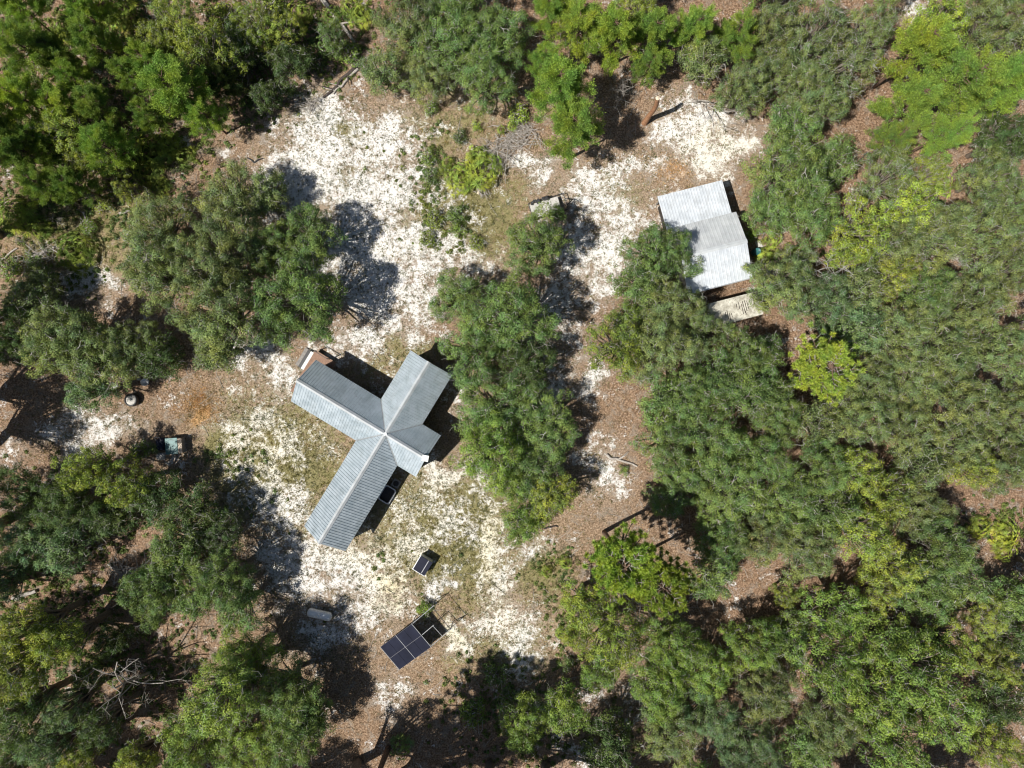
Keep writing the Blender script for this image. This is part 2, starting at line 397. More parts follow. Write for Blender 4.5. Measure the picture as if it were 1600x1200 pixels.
def longleaf_proto(name, seed, R, H, nt_=350):
    rng = np.random.default_rng(seed); trunk = MB(); tw = MB()
    zs = np.linspace(-0.2, H, 8); trunk.tube([(0.15 * math.sin(z * .3), 0, z) for z in zs], np.linspace(0.26, 0.07, 8), 8)
    T = []; D = []
    for i in range(nt_ // 7):
        f = rng.random(); a = i * 2.4 + rng.normal() * .2; L = R * rng.uniform(0.55, 1.0) * (1 - .35 * f)
        d = np.array([math.cos(a), math.sin(a), 0]); st = np.array([0, 0, H * (0.66 + .32 * f)])
        en = st + d * L + np.array([0, 0, L * rng.uniform(.12, .4)])
        trunk.tube(bezier(st, (st + en) / 2 - [0, 0, .1 * L], en, 6), np.linspace(0.085, 0.03, 6), 5, False)
        side = np.array([-d[1], d[0], 0])
        for k in range(7):
            t = [1.0, .82, .82, .62, .62, .42, .3][k] * rng.uniform(.92, 1.05)
            sp = side * (0 if k == 0 else (1 if k % 2 else -1) * rng.uniform(.25, .5) * L * (.9 - t * .45))
            q = st + (en - st) * t + sp + np.array([0, 0, rng.uniform(.1, .4)])
            p = st + (en - st) * max(t - .15, .1)
            tw.tube(bezier(p, (p + q) / 2 - [0, 0, .05], q, 4), [0.03, .028, .024, 0.02], 4, False)
            T.append(q); D.append(unit(d * .45 + sp * .2 + np.array([0, 0, .8])))
    T = np.array(T); D = np.array(D); per = 105; n = len(T) * per; idx = np.repeat(np.arange(len(T)), per)
    sc = rng.uniform(.75, 1.2, len(T))
    dd = unit(rng.normal(size=(n, 3)) + D[idx] * .75)
    pos = T[idx] + D[idx] * rng.uniform(-.15, .06, n)[:, None]
    V, F, v = sprig_quads(pos, dd, 0.40, 0.05, rng)
    return dict(R=R, H=H, parts=[('trunk', wood_mesh(name + '_trunk', trunk, tw, M_PINEBARK, M_DEAD), None),
                                 ('crown', mesh_np(name + '_crown', V, [F], v * .8 + .1), M_NEEDLE)])

def palmetto_mesh(name, seed, R, nf):
    rng = np.random.default_rng(seed); C = []; D = []; LL = []
    for i in range(nf):
        a = i * 2.4; r = R * math.sqrt((i + .5) / nf) * rng.uniform(.7, 1.0)
        out = np.array([math.cos(a), math.sin(a), 0])
        fc = np.array([r * math.cos(a), r * math.sin(a), 0.55 + 0.55 * (1 - r / R) + rng.uniform(-.25, .35)])
        nrm = unit(out * .8 + np.array([0, 0, .8]) + rng.normal(size=3) * .25)
        ax = unit(out - nrm * (out @ nrm)); bx = np.cross(nrm, ax); fs = rng.uniform(.38, .62)
        for k in range(17):
            t = (k - 8) / 8 * 2.1; d = ax * math.cos(t) + bx * math.sin(t) + nrm * rng.normal() * .08
            C.append(fc); D.append(d); LL.append(fs * (1 - .12 * abs(k - 8) / 8))
        # stalk
        C.append(np.array([r * .25 * math.cos(a), r * .25 * math.sin(a), 0.0])); D.append(unit(fc - C[-1])); LL.append(np.linalg.norm(fc - C[-1]))
    C = np.array(C); D = unit(np.array(D)); LL = np.array(LL); n = len(C)
    r = unit(rng.normal(size=(n, 3)) + [0, 0, 1.6]); B = unit(np.cross(D, r)); W = np.where(np.arange(n) % 18 == 17, .03, .06)[:, None]
    L = LL[:, None]
    V = np.stack([C, C + D * L * .5 + B * W / 2, C + D * L - [0, 0, .05], C + D * L * .5 - B * W / 2], 1).reshape(-1, 3)
    return mesh_np(name, V, [np.arange(4 * n).reshape(-1, 4)], np.repeat(np.repeat(rng.random(nf), 18) * .7 + rng.random(n) * .3, 4))

def snag_mb(seed, H, spread, r0, levels=4, droop=0.0, kids=4, lean=(0, 0)):
    rng = np.random.default_rng(seed); mb = MB()
    def grow(p, d, L, r, lv):
        q = p; pts = [p]; dd = d
        for _ in range(3):
            dd = unit(dd + rng.normal(size=3) * .18 - np.array([0, 0, droop * .1])); q = q + dd * L / 3; pts.append(q)
        mb.tube(pts, np.linspace(r, r * .55, 4), 5 if lv > 2 else 3, False)
        if lv <= 0: return
        for k in range(kids if lv < levels else kids + 2):
            t = rng.uniform(.35, 1.0); base = pts[0] + (pts[-1] - pts[0]) * t
            nd = unit(dd * .7 + unit(rng.normal(size=3)) * spread)
            grow(base, nd, L * rng.uniform(.45, .72), r * .5, lv - 1)
    grow(np.zeros(3), unit(np.array([lean[0], lean[1], 1.0])), H * .5, r0, levels)
    return mb

# ------------------------------------------------------------------ prototypes
PROT = {
    'oakL': [oak_proto('oakL%d' % i, 10 + i, 5.2, 8.6, lai=2.5) for i in range(3)],
    'oakM': [oak_proto('oakM%d' % i, 20 + i, 3.8, 7.4, lai=2.6) for i in range(4)],
    'oakS': [oak_proto('oakS%d' % i, 30 + i, 2.4, 5.4, lai=2.8, bough=.30) for i in range(3)],
    'tall': [oak_proto('tall%d' % i, 90 + i, 3.0, 11.0, lai=2.6, depth=.36, bough=.28) for i in range(2)],
    'lime': [oak_proto('lime%d' % i, 40 + i, 3.4, 8.4, leaf=(.155, .105), lai=2.2, open_=.35, depth=.6, bough=.24, twigs=.8) for i in range(3)],
    'thin': [oak_proto('thin%d' % i, 50 + i, 3.8, 7.6, lai=1.9, open_=.2, twigs=2.2) for i in range(2)],
    'pine': [pine_proto('pine%d' % i, 60 + i, 3.6, 9.5) for i in range(4)],
    'longleaf': [longleaf_proto('longleaf%d' % i, 70 + i, 4.4, 12.5) for i in range(2)],
}
COLR = {  # leaf base colours
    'g': (0.178, 0.225, 0.088), 'G': (0.150, 0.221, 0.070), 'b': (0.140, 0.215, 0.095), 'd': (0.085, 0.13, 0.042),
    'l': (0.265, 0.35, 0.065), 'y': (0.245, 0.295, 0.062), 's': (0.230, 0.340, 0.070), 'L': (0.29, 0.37, 0.066), 'o': (0.215, 0.265, 0.052),
    'S': (0.188, 0.268, 0.062), 'p': (0.285, 0.375, 0.065)}
NAMES = {'oak': ('oak_tree', 'oak tree', 'oaks of the surrounding woodland'), 'lime': ('scrub_oak', 'oak tree', 'yellow green scrub oaks among the darker oaks'),
         'thin': ('thin_oak', 'oak tree', 'thinly leaved twiggy oaks'), 'pine': ('sand_pine', 'pine tree', 'feathery green pines round the clearing'),
         'longleaf': ('longleaf_pine', 'pine tree', 'needle tufted longleaf pines')}
trng = random.Random(5)
def tree(kind, px, py, r, col, label, H=None, group=None):
    nm, cat, grp = NAMES[kind]
    if kind == 'oak': fam = 'oakS' if r < 48 else ('oakM' if r < 76 else 'oakL')
    else: fam = kind
    if H and H > 9.4 and kind in ('oak', 'lime'): fam = 'tall'
    p = trng.choice(PROT[fam])
    zc = (H or p['H']) * 0.72
    Rw = r * S * (HC - zc) / HC * .98
    sx = Rw / p['R']; sz = (H / p['H']) if H else (0.62 + 0.38 * sx) * trng.uniform(.74, 1.26)
    sz = min(sz, sx * 1.12 + .10)
    zc = p['H'] * sz * 0.72
    w = P(px, py, zc)
    o = thing(nm, (w[0], w[1], 0), trng.uniform(0, 6.28), label, cat, group or grp)
    o.scale = (sx, sx, sz)
    k = trng.uniform(.86, 1.12); c = COLR[col]
    for pn, me, mat in p['parts']:
        ch = link(pn, me, mat, o)
        if pn == 'crown': ch.color = (c[0] * k * trng.uniform(.95, 1.05), c[1] * k, c[2] * k, 1)
    return o

# ------------------------------------------------------------------ ground
def blobs(X, Y, L):
    """X, Y ground points in photo pixels; L rows (px, py, rx, ry, weight[, angle])"""
    w = np.zeros_like(X)
    for row in L:
        x, y, rx, ry, k = row[:5]; a = math.radians(row[5]) if len(row) > 5 else 0
        u = (X - x) * math.cos(a) + (Y - y) * math.sin(a); v = -(X - x) * math.sin(a) + (Y - y) * math.cos(a)
        w = np.maximum(w, k * np.exp(-((u / rx) ** 2 + (v / ry) ** 2) ** 1.2))
    return w
SAND = [(545, 215, 120, 62, .95), (500, 240, 80, 70, .95), (470, 300, 70, 55, 1.15), (580, 290, 85, 60, 1.0), (570, 370, 75, 70, 1.1),
        (590, 440, 75, 60, 1.1), (650, 400, 80, 55, .95), (700, 405, 75, 30, .95), (650, 470, 60, 50, .8), (590, 520, 80, 34, .72),
        (640, 330, 60, 60, .55), (120, 445, 55, 34, .95), (1085, 200, 65, 30, .95), (1115, 235, 65, 34, 1.0), (940, 310, 80, 45, .72),
        (960, 360, 60, 60, .75), (920, 420, 60, 60, .75), (890, 470, 50, 60, .6), (835, 255, 35, 25, .7), (840, 285, 30, 22, .75),
        (500, 850, 70, 45, 1.0), (530, 878, 70, 42, 1.1), (560, 950, 80, 55, .78), (500, 1000, 60, 40, .6), (600, 850, 90, 50, .7), (660, 790, 80, 60, .66),
        (700, 745, 60, 40, .75), (430, 680, 95, 70, .66), (415, 750, 65, 80, .66), (440, 800, 50, 50, .85), (440, 900, 40, 60, .85),
        (470, 940, 30, 25, .9), (700, 820, 60, 60, .7), (760, 850, 30, 60, .8), (780, 940, 40, 70, .72), (800, 1000, 42, 60, .85),
        (720, 990, 18, 16, 1.0), (660, 915, 30, 22, .8), (680, 935, 32, 18, .8), (140, 655, 65, 30, .75), (95, 690, 60, 34, .7), (190, 660, 50, 30, .65),
        (400, 560, 50, 25, .85), (440, 590, 40, 25, .7), (930, 590, 26, 22, .9), (620, 1075, 30, 20, .7), (840, 1095, 34, 26, .85),
        (1425, 15, 26, 26, .9, -40), (960, 260, 40, 20, .5), (700, 330, 60, 60, .42), (570, 30, 20, 14, .4), (350, 70, 10, 8, .9), (430, 25, 22, 16, .7),
        (850, 540, 60, 60, .5), (1000, 250, 40, 22, .6), (715, 620, 30, 30, .6), (620, 600, 60, 30, .5), (1185, 395, 18, 18, .6), (1060, 160, 30, 20, .5),
        (870, 600, 40, 40, .5), (930, 740, 40, 60, .55), (1000, 1100, 60, 50, .4), (920, 1170, 50, 26, .6), (830, 870, 60, 20, .62, -20), (330, 225, 20, 10, .7)]
CREAM = [(598, 935, 30, 34, 1), (760, 850, 26, 50, .7), (540, 300, 0.1, .1, 0), (700, 745, 50, 40, .35), (720, 990, 16, 14, .7), (1120, 240, 60, 30, .3), (660, 800, 60, 50, .35), (430, 700, 80, 80, .45), (600, 850, 80, 60, .4), (780, 940, 40, 60, .3)]
ORANGE = [(313, 632, 27, 23, 1.25), (1045, 262, 40, 18, .5), (290, 615, 40, 20, .3), (700, 1000, 40, 30, .25), (1215, 250, 20, 60, .2)]
GRASS = [(690, 840, 130, 120, 1.05), (440, 720, 110, 120, 1.05), (360, 715, 50, 30, 1.1), (720, 330, 110, 90, .9), (700, 200, 110, 50, .6), (540, 270, 60, 40, .6),
         (780, 1000, 90, 60, .6), (640, 560, 90, 40, .7), (950, 300, 80, 40, .5), (120, 360, 120, 80, .7), (520, 190, 60, 30, .8), (860, 900, 60, 60, .7)]
CLEAR = [(620, 300, 300, 190, 1), (640, 800, 330, 300, 1), (1040, 260, 170, 130, .6), (120, 400, 200, 120, .8), (150, 660, 160, 70, .5), (420, 700, 200, 160, 1), (820, 900, 150, 200, .7)]
def vnoise(X, Y, wl, seed):
    g = np.random.default_rng(seed).uniform(-1, 1, (256, 256)); x = X / wl; y = Y / wl
    i = np.floor(x).astype(int); j = np.floor(y).astype(int); fx = x - i; fy = y - j; fx = fx * fx * (3 - 2 * fx); fy = fy * fy * (3 - 2 * fy)
    G_ = lambda a, b: g[a % 256, b % 256]
    return (G_(i, j) * (1 - fx) + G_(i + 1, j) * fx) * (1 - fy) + (G_(i, j + 1) * (1 - fx) + G_(i + 1, j + 1) * fx) * fy
def ground_z(x, y):
    return 0.035 * np.sin(x * .31 + 1) * np.cos(y * .27) + 0.015 * np.sin(x * 1.3) * np.sin(y * 1.1 + 2)
xs = np.concatenate([[-600, -300, -150, -90], np.arange(-60, 60.01, 0.22), [90, 150, 300, 600]])
ys = np.concatenate([[-600, -300, -150, -80], np.arange(-48, 48.01, 0.22), [80, 150, 300, 600]])
GX, GY = np.meshgrid(xs, ys); nx, ny = len(xs), len(ys)
ii = np.arange(nx * ny).reshape(ny, nx)
F = np.stack([ii[:-1, :-1], ii[:-1, 1:], ii[1:, 1:], ii[1:, :-1]], -1).reshape(-1, 4)
gv = np.stack([GX, GY, ground_z(GX, GY)], -1).reshape(-1, 3)
gme = mesh_np('ground', gv, [F], None, True)
PX = GX.ravel() / S + 800; PY = 600 - GY.ravel() / S
WX = PX + 26 * vnoise(PX, PY, 70, 1) + 13 * vnoise(PX, PY, 28, 2) + 6 * vnoise(PX, PY, 12, 5)
WY = PY + 26 * vnoise(PX, PY, 70, 3) + 13 * vnoise(PX, PY, 28, 4) + 6 * vnoise(PX, PY, 12, 6)
for nm_, L in (('sand', SAND), ('cream', CREAM), ('orange', ORANGE), ('grass', GRASS)):
    a = gme.attributes.new(nm_, 'FLOAT', 'POINT'); a.data.foreach_set('value', blobs(WX, WY, L).astype(np.float32))
a = gme.attributes.new('red', 'FLOAT', 'POINT'); a.data.foreach_set('value', (1 - 0.75 * blobs(WX, WY, CLEAR)).astype(np.float32))
ground = link('ground', gme, M_GROUND); tag(ground, None, None, None, 'structure')

# grass tufts, low weeds and leaf debris that nobody could count
def scatter(n, L, seed, base=0.0):
    """n ground points (metres), density following the blob list"""
    rng = np.random.default_rng(seed); out = []
    while sum(map(len, out)) < n:
        px = rng.uniform(-60, 1660, 60000); py = rng.uniform(-60, 1260, 60000)
        w = np.clip(blobs(px, py, L) + base, 0, 1); k = rng.random(60000) < w
        out.append(np.stack([(px[k] - 800) * S, (600 - py[k]) * S], 1))
    return np.vstack(out)[:n], rng
def tufts(name, n, L, seed, base, blade, width, spread, per, up, mat, color, label, cat):
    c, rng = scatter(n, L, seed, base)
    idx = np.repeat(np.arange(n), per); sz = rng.uniform(.5, 1.5, n)[idx]
    off = rng.normal(size=(len(idx), 2)) * spread * sz[:, None]
    C = np.concatenate([c[idx] + off, np.zeros((len(idx), 1))], 1); C[:, 2] = ground_z(C[:, 0], C[:, 1]) - .01
    D = rng.normal(size=(len(idx), 3)); D[:, 2] = np.abs(D[:, 2]) + up; D = unit(D)
    V, Fq, v = sprig_quads(C, D, blade * sz, width, rng)
    v = np.clip(v * .5 + np.repeat(rng.random(n)[idx], 4) * .5, 0, 1)
    o = link(name, mesh_np(name, V, [Fq], v), mat); o.color = (*color, 1)
    return tag(o, label, cat, None, 'stuff')
tufts('grass_tufts', 24000, GRASS + [(x, y, a_, b_, .5) for x, y, a_, b_, *_ in SAND], 1, 0.0, 0.15, 0.035, 0.055, 8, .5, M_LEAF, (0.17, 0.165, 0.07),
      'short olive and straw coloured grass tufts dotting the white sand', 'grass')
tufts('dry_grass', 9000, GRASS + CLEAR, 2, 0.03, 0.15, 0.032, 0.07, 7, .2, M_LEAF, (0.30, 0.24, 0.14),
      'dry straw coloured grass over the open clearing', 'grass')
tufts('leaf_litter', 26000, [(800, 600, 3000, 3000, 1)], 3, 0.0, 0.12, 0.06, 0.10, 3, .05, M_LEAF, (0.27, 0.18, 0.12),
      'fallen brown leaves scattered over the ground', 'leaf litter')
tufts('pine_straw', 1000, ORANGE[:1] + [(1045, 262, 34, 16, .5)], 6, 0.0, 0.15, 0.028, 0.10, 6, .1, M_LEAF, (0.50, 0.30, 0.14),
      'loose orange needles scattered over two spots of ground', 'pine straw')
WEEDS = [(640, 240, 60, 40, .1), (670, 285, 22, 55, 1), (715, 350, 16, 30, 1), (670, 345, 22, 26, .7), (690, 380, 40, 16, .6), (1200, 400, 16, 30, .8), (880, 960, 22, 70, .7),
         (870, 900, 34, 40, .5), (100, 430, 90, 30, .3), (540, 25, 60, 30, .6), (770, 1090, 80, 40, .5), (780, 1040, 60, 20, .3), (190, 350, 40, 40, .7),
         (470, 70, 90, 60, .8), (400, 130, 60, 60, .8), (200, 240, 120, 70, .9), (60, 330, 100, 80, .6), (120, 60, 260, 110, .9), (60, 180, 140, 120, .9), (620, 870, 60, 30, .08),
         (160, 820, 160, 60, .4), (60, 1000, 120, 160, .8), (200, 1040, 140, 160, .35), (90, 880, 60, 50, .3), (365, 715, 46, 22, .5), (850, 1150, 120, 60, .4),
         (1500, 60, 100, 60, .4), (1420, 280, 60, 60, .6), (1560, 820, 60, 30, .7), (1340, 420, 120, 60, .4), (660, 950, 14, 8, 1), (480, 620, 30, 12, .15)]
def weeds():
    n = 7500; c, rng = scatter(n, WEEDS, 4, 0.0); per = 46
    idx = np.repeat(np.arange(n), per); rad = rng.uniform(.10, .34, n)
    d = rng.normal(size=(n * per, 3)); d[:, 2] = np.abs(d[:, 2]); d = unit(d)
    C = np.concatenate([c[idx], np.zeros((n * per, 1))], 1) + d * (rad[idx] * rng.uniform(.4, 1, n * per))[:, None] * [1, 1, 1.1]
    nn = unit(d + rng.normal(size=d.shape) * .5 + [0, 0, .4])
    V, Fq, v = leaf_quads(C, nn, .12, .08, rng)
    v = np.clip(v * .5 + np.repeat(rng.random(n)[idx], 4) * .55, 0, 1)
    o = link('undergrowth', mesh_np('undergrowth', V, [Fq], v), M_LEAF); o.color = (0.125, 0.165, 0.05, 1)
    tag(o, 'low green weeds and brush growing on the woodland floor', 'undergrowth', None, 'stuff')
weeds()
def sticks():
    rng = np.random.default_rng(8); mb = MB()
    for _ in range(900):
        px, py = rng.uniform(0, 1600), rng.uniform(0, 1200)
        if blobs(np.array([px]), np.array([py]), SAND)[0] > .3 and rng.random() < .8: continue
        c = P(px, py, 0.03); a = rng.uniform(0, 3.14); L = rng.uniform(.2, .9); d = np.array([math.cos(a), math.sin(a), rng.uniform(-.02, .1)])
        mb.tube([c - d * L, c + rng.normal(size=3) * .04 * [1, 1, 0], c + d * L], [.022, .018, .01], 4, False)
    o = mb.build('fallen_twigs', M_DEAD); tag(o, 'grey fallen twigs littering the ground', 'twigs', None, 'stuff')
sticks()

# ------------------------------------------------------------------ the cross shaped cabin
def cabin():
    zr, pitch, hw = 4.65, 0.88, 1.98; ze = zr - hw * pitch
    c = P(602, 678, zr)
    rz = math.radians(-31.2)
    root = thing('cabin', (c[0], c[1], 0), rz, 'cross shaped cabin with four gabled wings under grey corrugated metal roofs', 'house')
    wings = {'west': (180, 8.2), 'east': (0, 3.75), 'north': (90, 6.65), 'south': (270, 10.15)}
    walls = MB()
    for wn_, (ang, L) in wings.items():
        a = math.radians(ang); ux, uy = math.cos(a), math.sin(a)
        def W(u, d, z): return (ux * u - uy * d, uy * u + ux * d, z)      # u out along ridge, d to its left
        for sgn in (1, -1):
            mb = MB()
            h = lambda d: zr - abs(d) * pitch
            quad = [W(0, 0, zr), W(L, 0, zr), W(L, sgn * hw, ze), W(hw, sgn * hw, ze)]
            if sgn < 0: quad = quad[::-1]
            mb.slab(quad, 0.03)
            u = 0.12
            while u < L - .02:
                dm = min(u, hw) * sgn; d0 = 0.10 * sgn
                if abs(dm) > .15:
                    w_, hh = 0.022, 0.042
                    V = [W(u - w_, d0, h(d0)), W(u + w_, d0, h(d0)), W(u + w_, dm, h(dm)), W(u - w_, dm, h(dm)),
                         W(u - w_ * .4, d0, h(d0) + hh), W(u + w_ * .4, d0, h(d0) + hh), W(u + w_ * .4, dm, h(dm) + hh), W(u - w_ * .4, dm, h(dm) + hh)]
                    mb.add(V, [(4, 5, 6, 7), (0, 1, 5, 4), (1, 2, 6, 5), (2, 3, 7, 6), (3, 0, 4, 7)])
                u += 0.229
            mb.build('roof_slope', M_ROOF, root)
        # ridge cap: two strips folded over the ridge
        rc = MB(); o_ = .17
        for sgn in (1, -1):
            q = [W(.05, 0, zr + .045), W(L + .03, 0, zr + .045), W(L + .03, sgn * o_, zr + .045 - o_ * pitch), W(.05 + o_ * 1.0, sgn * o_, zr + .045 - o_ * pitch)]
            if sgn < 0: q = q[::-1]
            rc.slab(q, .012)
        rc.build('ridge_cap', M_RIDGE, root)
        # eave trim and barge boards
        # walls: a gabled box under the wing
        wi = hw - .28; e = L - .28; zt = ze + .20
        inner = 0.0
        V = [W(0, -wi, 0), W(e, -wi, 0), W(e, wi, 0), W(0, wi, 0), W(0, -wi, zt - .0), W(e, -wi, zt), W(e, wi, zt), W(0, wi, zt), W(0, 0, zr - .07), W(e, 0, zr - .07)]
        walls.add(V, [(0, 1, 5, 4), (2, 3, 7, 6), (1, 2, 6, 9, 5)])
        for sgn in (1, -1):   # fascia under the eave, from the valley outwards
            fb = MB(); q0 = W((hw + L) / 2, sgn * (hw - .03), ze - .085)
            fb.box(q0, (L - hw, .03, .11), a); fb.build('fascia', M_TRIM, root)
        gb = MB()
        for sgn in (1, -1):
            p0 = np.array(W(L - .02, 0, zr - .045)); p1 = np.array(W(L - .02, sgn * hw, ze - .045))
            q = [p0, p1, p1 - [0, 0, .13], p0 - [0, 0, .13]]
            n_ = np.array([ux, uy, 0]) * .025
            gb.add(np.vstack([q, np.array(q) + n_]), [(0, 1, 2, 3), (7, 6, 5, 4), (0, 4, 5, 1), (1, 5, 6, 2), (2, 6, 7, 3), (3, 7, 4, 0)])
        gb.build('barge_board', M_TRIM, root)
        # windows and doors on the long walls
        def opening(u, sgn, w, z0, z1, kind):
            cen = np.array(W(u, sgn * (wi + .02), (z0 + z1) / 2))
            fr = MB()
            for dz in (z0 - .03, z1 + .03): fr.box((cen[0], cen[1], dz), (w + .16, .06, .07), a)
            for du in (-w / 2 - .04, w / 2 + .04):
                p = W(u + du, sgn * (wi + .02), (z0 + z1) / 2); fr.box(p, (.07, .06, z1 - z0), a)
            f = fr.build(kind, M_TRIM, root)
            pn = MB(); pn.box(cen, (w, .03, z1 - z0 - .01), a); pn.build('pane' if kind == 'window' else 'door_panel', M_GLASS if kind == 'window' else M_TRIM, f)
        if wn_ == 'south':
            for u in (3.3, 5.6, 8.2): opening(u, 1, .9, 1.0, 2.0, 'window')
            opening(4.6, -1, .9, 1.0, 2.0, 'window'); opening(7.6, -1, .9, 1.0, 2.0, 'window'); opening(9.0, 1, .85, .15, 2.1, 'door')
        if wn_ == 'west':
            for u in (3.6, 6.2): opening(u, 1, .9, 1.0, 2.0, 'window'); opening(u, -1, .9, 1.0, 2.0, 'window')
        if wn_ == 'north':
            for u in (3.4, 5.4): opening(u, -1, .9, 1.0, 2.0, 'window'); opening(u, 1, .9, 1.0, 2.0, 'window')
        if wn_ in ('east', 'west'):   # glazed gable end
            g = MB(); f2 = MB(); ue = e + .03
            for i in range(4): g.box(W(ue, -1.2 + .8 * i, 1.25), (.03, .70, 2.0), a)
            for i in range(5): f2.box(W(ue, -1.6 + .8 * i, 1.25), (.07, .08, 2.1), a)
            for z in (.2, 2.3): f2.box(W(ue + .004, 0, z), (.06, 3.3, .08), a)
            f = f2.build('glazed_end', M_TRIM, root); g.build('pane', M_GLASS, f)
    walls.build('walls', M_WALL, root)
    # valley flashings where the wings meet
    for sx in (1, -1):
        for sy in (1, -1):
            v = MB(); k = .07
            p0 = np.array([sx * .18, sy * .18, zr - .18 * pitch + .012]); p1 = np.array([sx * hw, sy * hw, ze + .012]); n_ = np.array([sx, -sy, 0]) * k
            up = np.array([0, 0, k * pitch])
            v.slab([p0, p1, p1 + n_ + 0 * up, p0 + n_][:: 1], .004) if False else None
            q1 = [p0 + [0, 0, .02], p1 + [0, 0, .02], p1 + [sx * k, 0, .02], p0 + [sx * k, 0, .02]]
            q2 = [p0 + [0, 0, .02], p0 + [0, sy * k, .02], p1 + [0, sy * k, .02], p1 + [0, 0, .02]]
            for q in (q1, q2): v.slab(q, .003)
            v.build('valley_flashing', M_VALLEY, root)
    # pale cap at the east ridge end
    ch = MB(); ch.box((3.72, 0, zr + .02), (.52, .50, .10), math.radians(20)); ch.box((3.78, 0, zr - .5), (.22, .22, 1.0)); ch.build('vent_cap', M_TRIM, root, bevel=.02)
    # hub disc where ridges meet
    hb = MB(); hb.box((0, 0, zr + .03), (.26, .26, .02), math.radians(45)); hb.build('ridge_hub', M_RIDGE, root)
    # west deck with steps
    dk = MB(); 
    for i in range(14): dk.box((-8.2 - .95 + i * .145 - .05, .35, .55), (.138, 4.1, .035))
    dk.box((-9.1, .35, .42), (.05, 4.0, .2))
    for y in (-1.5, .35, 2.2): dk.box((-9.0, y, .22), (.1, .1, .6))
    dk.build('deck', M_DECK, root)
    for i, (mat_, z) in enumerate(((M_TRIM, .42), (M_BLACK, .28), (M_GREYBOARD, .16))):
        st = MB(); st.box((-9.42 - i * .32, 1.25, z), (.30, 1.7, .04)); st.box((-9.42 - i * .32, 1.25, z / 2 - .02), (.05, 1.5, z)); st.build('step', mat_, root)
    rail = MB(); rail.box((-8.5, 2.36, 1.35), (1.4, .05, .05)); rail.box((-9.15, 2.36, .95), (.07, .07, .85)); rail.box((-7.85, 2.36, .95), (.07, .07, .85)); rail.build('deck_rail', M_BLACK, root)
    return root
cabin()

def placed(name, px, py, z, rzdeg, label, cat, group=None):
    w = P(px, py, z); return thing(name, (w[0], w[1], 0), math.radians(rzdeg), label, cat, group)

# air conditioner and tub in the nook beside the south wing
t = placed('air_conditioner', 618, 756, .7, -31, 'square grey air conditioner with round fan grille in the cabin shadow', 'air conditioner')
b = MB(); b.box((0, 0, .26), (.68, .68, .46)); b.build('housing', M_SHEDWALL, t, bevel=.03)
b = MB(); b.lathe((0, 0, .492), [(.0, .0), (.22, 0), (.24, .012), (.24, .0)], 24); b.build('fan_opening', M_BLACK, t)
b = MB()
for r in (.09, .15, .21): b.lathe((0, 0, .51), [(r - .008, 0), (r, .008), (r + .008, 0)], 20)
for k in range(6): b.box((0, 0, .512), (.46, .012, .008), k * math.pi / 6)
b.build('fan_grille', M_BLACK, t)
def rounded(w, l, r, n=5):
    out = []
    for cx, cy_, a0 in ((w / 2 - r, l / 2 - r, 0), (-w / 2 + r, l / 2 - r, 90), (-w / 2 + r, -l / 2 + r, 180), (w / 2 - r, -l / 2 + r, 270)):
        for k in range(n + 1):
            a = math.radians(a0 + 90 * k / n); out.append((cx + r * math.cos(a), cy_ + r * math.sin(a)))
    return out
def ring_wall(mb, o, i_, z0, z1):
    n = len(o); V = [(x, y, z) for pts, z in ((o, z0), (o, z1), (i_, z1), (i_, z0)) for x, y in pts]
    F = [(k * n + j, k * n + (j + 1) % n, ((k + 1) % 4) * n + (j + 1) % n, ((k + 1) % 4) * n + j) for k in range(4) for j in range(n)]
    mb.add(V, F)
t = placed('stock_tub', 604, 773.5, .7, -31, 'dark rounded tub with a pale rim beside the long south wing', 'tub')
b = MB(); ring_wall(b, rounded(1.0, 1.35, .2), rounded(.9, 1.25, .16), .03, .42); b.prism(rounded(.93, 1.28, .16), .05, .09); b.build('basin', M_BLACK, t)
b = MB(); ring_wall(b, rounded(1.1, 1.45, .22), rounded(.9, 1.25, .16), .425, .48); b.build('rim', M_WHITEP, t, bevel=.01)

